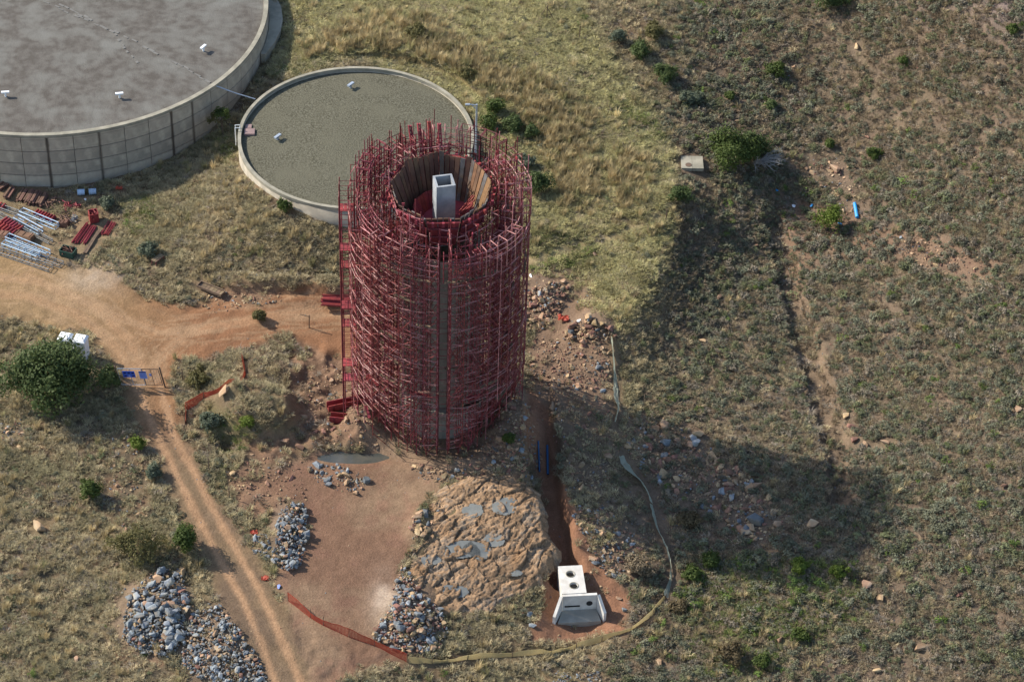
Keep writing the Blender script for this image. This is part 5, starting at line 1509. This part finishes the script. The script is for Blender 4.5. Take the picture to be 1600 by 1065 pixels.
for k, (u, v, lb) in enumerate(((880, 500, 'crumpled orange mesh scrap on the tan rubble'), (397, 833, 'orange mesh scrap beside the long grey rock heap'), (414, 905, 'faint orange mesh scrap at the road edge'), (186, 296, 'orange mesh scrap at the foot of the huge reservoir'))):
    p = G(u, v); clr(p, .6); r = random.Random(k); m = MB(); n = 5; V = []
    for i in range(n):
        for j in range(n): V.append((i * .3 - .6 + r.uniform(-.1, .1), j * .22 - .4 + r.uniform(-.1, .1), .1 + r.uniform(0, .4)))
    m.add(V, [(i * n + j, (i + 1) * n + j, (i + 1) * n + j + 1, i * n + j + 1) for i in range(n - 1) for j in range(n - 1)])
    o = m.build('mesh_scrap', 'orange'); o.location = p; o.scale = (.5 if k else .8,) * 3; tag(o, lb, 'mesh scrap')
for k, (u, v, h_, lb) in enumerate(((326, 733, 1.3, 'leaning fence post beside the wheel ruts above the red cut'), (358, 779, 1.3, 'thin fence post beside the wheel ruts near the long rock heap'), (483, 512, 1.5, 'short post with a top rail on the road to the tower'), (1040, 344, 1.3, 'lone fence post on the spur by the small round bush'),
        (854, 30, 1.6, 'braced fence post on the far grassy slope'), (905, 62, 1.6, 'thin fence post on the grassy slope'), (1048, 165, 1.2, 'fence post on the edge of the grass near the thicket'), (285, 596, 1.5, 'fence post in the olive scrub by the gate'))):
    p = G(u, v); m = MB(); m.tube((0, 0, -.3), (.05, 0, h_), .05, 6)
    if k in (2, 4): m.tube((0, 0, h_ * .9), (-.75, .2, .0 if k == 4 else h_ * .95), .035, 5)
    if k == 4: m.tube((0, 0, h_ * .9), (.8, -.4, 0), .03, 5)
    o = m.build('fence_post', 'post'); o.location = p; tag(o, lb, 'post', 'fence posts')

# lamp post behind the scaffolding
p = G(743, 252); t = thing('lamp_post', 'tall pale blue steel lamp post with a short arm beside the smaller reservoir', 'lamp post', p)
hl = 6.6
m = MB(); m.tube((0, 0, -.2), (0, 0, hl), .11, 8, True, .085); m.build('pole', 'galv', t)
m = MB(); m.tube((0, 0, hl - .1), (-.85, 0, hl + .02), .05, 6); m.tube((0, 0, hl - .6), (-.5, 0, hl - .03), .035, 6); ar = m.build('arm', 'galv', t)
m = MB(); m.box((-.85, 0, hl - .03), (.42, .2, .13)); m.build('lamp_head', 'galv', ar)

# blue pipes
def pipe(name, label, a, b, r_, mt, n=10):
    A, B = G(*a), G(*b); m = MB(); d = (B - A); z = Vector((0, 0, r_ + .03))
    for k in range(5): clr(A.lerp(B, k / 4), .6)
    m.tube(z, d + z, r_, n); o = m.build(name, mt); o.location = A; return tag(o, label, 'pipe')


pipe('pipe', 'short bright blue pipe lying on stony ground near the lime bush', (1335, 320), (1339, 342), .17, 'bluepipe')
pipe('pipe', 'thin blue pipe lying in the trench beside the tower', (841, 690), (843, 738), .07, 'navypipe')
pipe('pipe', 'thicker blue pipe on the trench edge beside the tower', (855, 697), (856, 742), .10, 'navypipe')
for k, (u, v, mt, lb) in enumerate(((1214, 298, 'bluepipe', 'blue plastic scrap in the shade of the rounded tree'), (1268, 322, 'bluepipe', 'blue plastic scrap at the edge of the lime bush'), (1313, 350, 'bluepipe', 'blue plastic scrap between lime bush and blue pipe'), (1240, 323, 'white', 'white plastic scrap on bare earth near the rounded tree'), (829, 432, 'white', 'white bag lying on the grass beside the scaffold'), (905, 502, 'white', 'white bag beside the tan rubble mound'),
        (436, 917, 'signpale', 'pale blue bag at the start of the orange mesh'), (133, 312, 'white', 'white bag near the stacked materials'))):
    m = MB(); r = random.Random(k); bm_ = ROCKS['rocktan'][k % 9]; V, Fs = _RV['rocktan', k % 9]
    m.add((V * np.array([.55, .45, .4])).tolist(), Fs); o = m.build('plastic_scrap', mt); clr(G(u, v), .4); o.location = G(u, v) + Vector((0, 0, .08)); o.rotation_euler = (0, 0, r.uniform(0, 6)); tag(o, lb, 'litter')

# ------------------------------------------------------------------ stacked materials beside the huge reservoir
def along(a, b):
    A, B = G(*a), G(*b); d = B - A
    for k in range(7): clr(A.lerp(B, k / 6), .75)
    return A, math.atan2(d.y, d.x), Vector((d.x, d.y, 0)).length, math.atan2(d.z, Vector((d.x, d.y)).length)


def lattice(label, a, b, mt, w_=.62, hh=.5, lift=0.02, group='lattice frames laid in the yard'):
    A, rz, L, sl_ = along(a, b); t = thing('lattice_frame', label, 'lattice frame', A + Vector((0, 0, lift)), rz, group); t.rotation_euler = (0, -sl_, rz)
    for y_ in (-w_ / 2, w_ / 2):
        for z_ in (.06, hh): MB().tube((0, y_, z_), (L, y_, z_), .045, 5).build('chord', mt, t)
    n = max(3, int(L / .75))
    for k in range(n + 1):
        x_ = L * k / n; m = MB()
        c = [(x_, -w_ / 2, .06), (x_, w_ / 2, .06), (x_, w_ / 2, hh), (x_, -w_ / 2, hh)]
        for q in range(4): m.tube(c[q], c[(q + 1) % 4], .032, 4)
        m.build('batten_frame', mt, t)


lattice('pale blue lattice frame lying beside the ribbed red panel', (34, 334), (89, 357), 'bluelat')
lattice('shorter pale blue lattice frame between red panels and grey frame', (25, 344), (64, 365), 'bluelat')
lattice('long pale blue lattice frame next to the rusty steel forms', (12, 374), (76, 400), 'bluelat')
lattice('pale blue lattice frame nearest the dirt road', (6, 384), (60, 404), 'bluelat')
lattice('grey lattice frame beneath the shorter pale blue frame', (-8, 334), (80, 380), 'greylat', .5, .3)
lattice('grey lattice frame along the edge of the dirt road', (-8, 392), (80, 422), 'greylat', .7, .35)
lattice('short grey lattice frame at the end of the pale blue frames', (52, 400), (97, 416), 'greylat', .6, .35)
lattice('grey lattice frame reaching out behind the red panel stack', (-10, 322), (60, 346), 'greylat', .5, .3)


def ribbed(label, a, b, w_, n, mt='redpanel', hh=.45):
    A, rz, L, sl_ = along(a, b); t = thing('ribbed_panel', label, 'panel', A, rz, 'red panels in the yard')
    MB().box((L / 2, 0, .12), (L, w_, .2)).build('base_panel', mt, t)
    for k in range(n):
        x_ = L * (k + .5) / n; m = MB(); e = L / n * .36
        m.add([(x_ - e, -w_ / 2, .22), (x_ + e, -w_ / 2, .22), (x_ + e, w_ / 2, .22), (x_ - e, w_ / 2, .22), (x_ - e * .4, -w_ * .42, hh), (x_ + e * .4, -w_ * .42, hh), (x_ + e * .4, w_ * .42, hh), (x_ - e * .4, w_ * .42, hh)],
              [(3, 2, 1, 0), (4, 5, 6, 7), (0, 1, 5, 4), (1, 2, 6, 5), (2, 3, 7, 6), (3, 0, 4, 7)]).build('rib', mt, t)


ribbed('ribbed red steel panel beside the long pale blue frame', (55, 334), (85, 344), .8, 7)
ribbed('ribbed red panel stacked against the rusty forms', (5, 346), (34, 362), .9, 7)
ribbed('ribbed red panel at the left end of the stack', (-4, 354), (25, 368), .9, 6)
ribbed('dull red panel clump by the dark timber bundles', (-8, 322), (8, 326), .8, 3)


def wedge(label, a, b, w_, hh):
    A, rz, L, _ = along(a, b); m = MB()
    V = [(0, -w_ / 2, 0), (L, -w_ / 2, 0), (L, w_ / 2, 0), (0, w_ / 2, 0), (.0, -w_ * .35, hh * .55), (L * .98, -w_ * .3, hh), (L * .98, w_ * .3, hh), (0, w_ * .35, hh * .55)]
    t = thing('steel_form', label, 'steel form', A, rz, 'rusty steel forms in the yard')
    m.add(V, [(3, 2, 1, 0), (4, 5, 6, 7), (0, 1, 5, 4), (1, 2, 6, 5), (2, 3, 7, 6), (3, 0, 4, 7)]).build('shell', 'rust', t)
    for x_ in (.12, .5, .88):
        MB().box((L * x_, 0, hh * (.55 + .45 * x_) + .03), (.07, w_ * .62, .06)).build('stiffener', 'rust', t)


wedge('rusty steel form at the end of the long pale blue frame', (92, 350), (108, 354), .8, .55)
wedge('rusty steel form sticking out from under the red panels', (25, 366), (52, 376), 1.0, .6)
wedge('rusty steel form half under the long pale blue frame', (-4, 366), (15, 370), .9, .55)


def bundle(label, a, b, w_, hh, mt, n, name='tube_bundle', cat='bundle', rr=.05, group=None):
    A, rz, L, sl_ = along(a, b); t = thing(name, label, cat, A, rz, group); t.rotation_euler = (0, -sl_, rz); r = random.Random(int(a[0] * 7 + a[1]))
    for k in range(n):
        y_ = (r.random() - .5) * w_; z_ = rr + hh * max(0, r.random() - abs(y_ / w_) * .6); j = r.uniform(-.12, .12)
        m = MB()
        if cat == 'timber': m.box((L / 2 + j, y_, z_ + .03), (L * r.uniform(.85, 1.05), .16, .09), Matrix.Rotation(r.uniform(-.05, .05), 3, 'Z'))
        else: m.tube((j, y_, z_), (L + j, y_ + r.uniform(-.1, .1), z_), rr, 5)
        m.build('board' if cat == 'timber' else 'tube', mt, t)


for k, (a, b) in enumerate((((20, 296), (8, 312)), ((41, 298), (30, 316)), ((52, 300), (41, 319)), ((60, 302), (49, 321)), ((71, 305), (60, 324)), ((12, 288), (-4, 298)))):
    bundle('dark brown timber bundle in a row along the huge reservoir wall', a, b, .6, .4, 'brown', 12, 'timber_bundle', 'timber', group='brown timber bundles in a row')
bundle('red tube bundle leaning beside the long timber beam', (138, 350), (116, 380), .55, .18, 'redpanel', 9, group='red tube bundles')
bundle('second red tube bundle next to the long timber beam', (147, 355), (130, 382), .55, .18, 'redpanel', 8, group='red tube bundles')
bundle('short wide bundle of red tubes at the head of the timber beam', (176, 349), (164, 368), .95, .2, 'redpanel', 12, group='red tube bundles')
bundle('long weathered timber beam stack beside the red tube bundles', (159, 360), (132, 402), .42, .25, 'timber', 5, 'timber_stack', 'timber')
bundle('stack of red channel beams beside the scaffold on the upper track', (503, 474), (550, 476), 1.3, .55, 'redpanel', 14, 'channel_stack', 'beams', .09)


def heap(label, u, v, w_, mt, n, seed, name='scrap_heap'):
    clr(G(u, v), w_ * .6); t = thing(name, label, 'scrap', G(u, v)); r = random.Random(seed)
    for k in range(n):
        c = Vector((r.gauss(0, w_ * .25), r.gauss(0, w_ * .25), r.uniform(.05, .35))); d = Vector((r.uniform(-1, 1), r.uniform(-1, 1), r.uniform(-.25, .25))).normalized() * w_ * r.uniform(.15, .4)
        MB().tube(c - d, c + d, .045, 4).build('scrap_piece', mt, t)


heap('tangled dark brown scrap heap at the end of the timber bundles', 80, 318, 1.5, 'brown', 34, 1)
heap('red coupler heap beside the brown scrap', 106, 324, .9, 'redpanel', 22, 2)
heap('outer red coupler heap past the brown scrap', 119, 323, .9, 'redpanel', 22, 3)
heap('flat brown scrap heap behind the rusty steel form', 102, 342, 1.3, 'brown', 30, 4)
heap('small grey scrap spread next to the flat brown heap', 115, 345, 1.0, 'greylat', 16, 5)
# red bin, scrap skip, drums
def crate(name, label, u, v, sz, rz, mt, inner=None, cat='bin'):
    clr(G(u, v), .9); t = thing(name, label, cat, G(u, v), rz); w_, d_, h_ = sz
    for cx, cy, lx, ly, nm in ((0, -d_ / 2, w_, .06, 'side'), (0, d_ / 2, w_, .06, 'side'), (-w_ / 2, 0, .06, d_ - .06, 'end'), (w_ / 2, 0, .06, d_ - .06, 'end')):
        MB().box((cx, cy, h_ / 2 + .08), (lx, ly, h_)).build(nm, mt, t)
    MB().box((0, 0, .06), (w_ - .02, d_ - .02, .08)).build('floor', mt, t)
    if inner:
        r = random.Random(int(u)); m = MB()
        for k in range(16):
            c = Vector((r.uniform(-.4, .4) * w_, r.uniform(-.4, .4) * d_, h_ * r.uniform(.5, 1.1))); d = Vector((r.uniform(-1, 1), r.uniform(-1, 1), r.uniform(-.2, .3))).normalized() * .4
            m.tube(c - d, c + d, .045, 4)
        tag(m.build('contents', inner, t), kind='stuff')


crate('steel_bin', 'tall square red bin standing behind the red tube bundles', 147, 345, (.8, .8, 1.0), .3, 'redpanel', 'redpanel')
crate('scrap_skip', 'dark green skip full of scrap beside the timber beam', 107, 398, (1.35, .9, .6), -.35, mat('dark_green_paint', (.03, .07, .05), rough=.6), 'rust', 'skip')
for u, v in ((127, 304), (145, 303)):
    p = G(u, v); clr(p, .7); t = thing('drum', 'pale blue drum lying in shade at the foot of the huge reservoir', 'drum', p, .1, 'drums by the reservoir')
    MB().tube((-.34, 0, .3), (.34, 0, .3), .29, 14).build('body', 'bluelat', t)
    for x_ in (-.32, -.11, .11, .32): o = ring(.285, .31, -.02, .02, 14).build('hoop', 'bluelat', t); o.rotation_euler = (0, math.pi / 2, 0); o.location = (x_, 0, .3)
# wooden tray by the road cut and the red bench
A, rz, L, _ = along((311, 446), (349, 464)); t = thing('wooden_tray', 'old pale wooden tray lying on the bank above the road', 'tray', A, rz)
for y_ in (-.36, .36): MB().box((L / 2, y_, .22), (L, .06, .24)).build('side_board', 'timber', t)
for x_ in (.03, L - .03): MB().box((x_, 0, .22), (.06, .66, .22)).build('end_board', 'timber', t)
for k in range(7): MB().box((L * (k + .5) / 7, 0, .13), (L / 7 * .9, .66, .04)).build('slat', 'timber', t)
MB().tube((.2, .3, .2), (-.4, 1.0, .9), .03, 5).build('pole', 'timber', t)
p = G(247, 410); clr(p, .9); t = thing('broken_bench', 'broken red-framed bench tipped over in the grass above the road', 'bench', p, .9)
for y_ in (-.25, .25):
    m = MB(); m.path([Vector((-.6, y_, .05)), Vector((-.5, y_, .5)), Vector((.5, y_, .5)), Vector((.6, y_, .05))], .03, 5); m.build('leg_frame', 'redpanel', t)
for k in range(3): MB().box((0, -.2 + .2 * k, .55), (1.2, .16, .04)).build('slat', 'timber', t)
# two red steel troughs under the left side of the scaffold
for k, (a, b, lb) in enumerate((((512, 642), (592, 624), 'upper red steel trough reaching under the scaffold'), ((516, 658), (590, 650), 'lower red steel trough reaching under the scaffold'))):
    A, rz, L, sl_ = along(a, b); t = thing('steel_trough', lb, 'trough', A + Vector((0, 0, .15)), rz, 'red troughs')
    for y_ in (-.3, .3): MB().box((L / 2, y_, .35), (L, .06, .7)).build('side_plate', 'redpanel', t)
    MB().box((L / 2, 0, .05), (L - .02, .54, .06)).build('bottom_plate', 'redpanel', t)
    for q in range(5): MB().box((L * (q + .5) / 5, -.36, .35), (.08, .06, .66)).build('stiffener', 'red', t)


cover()
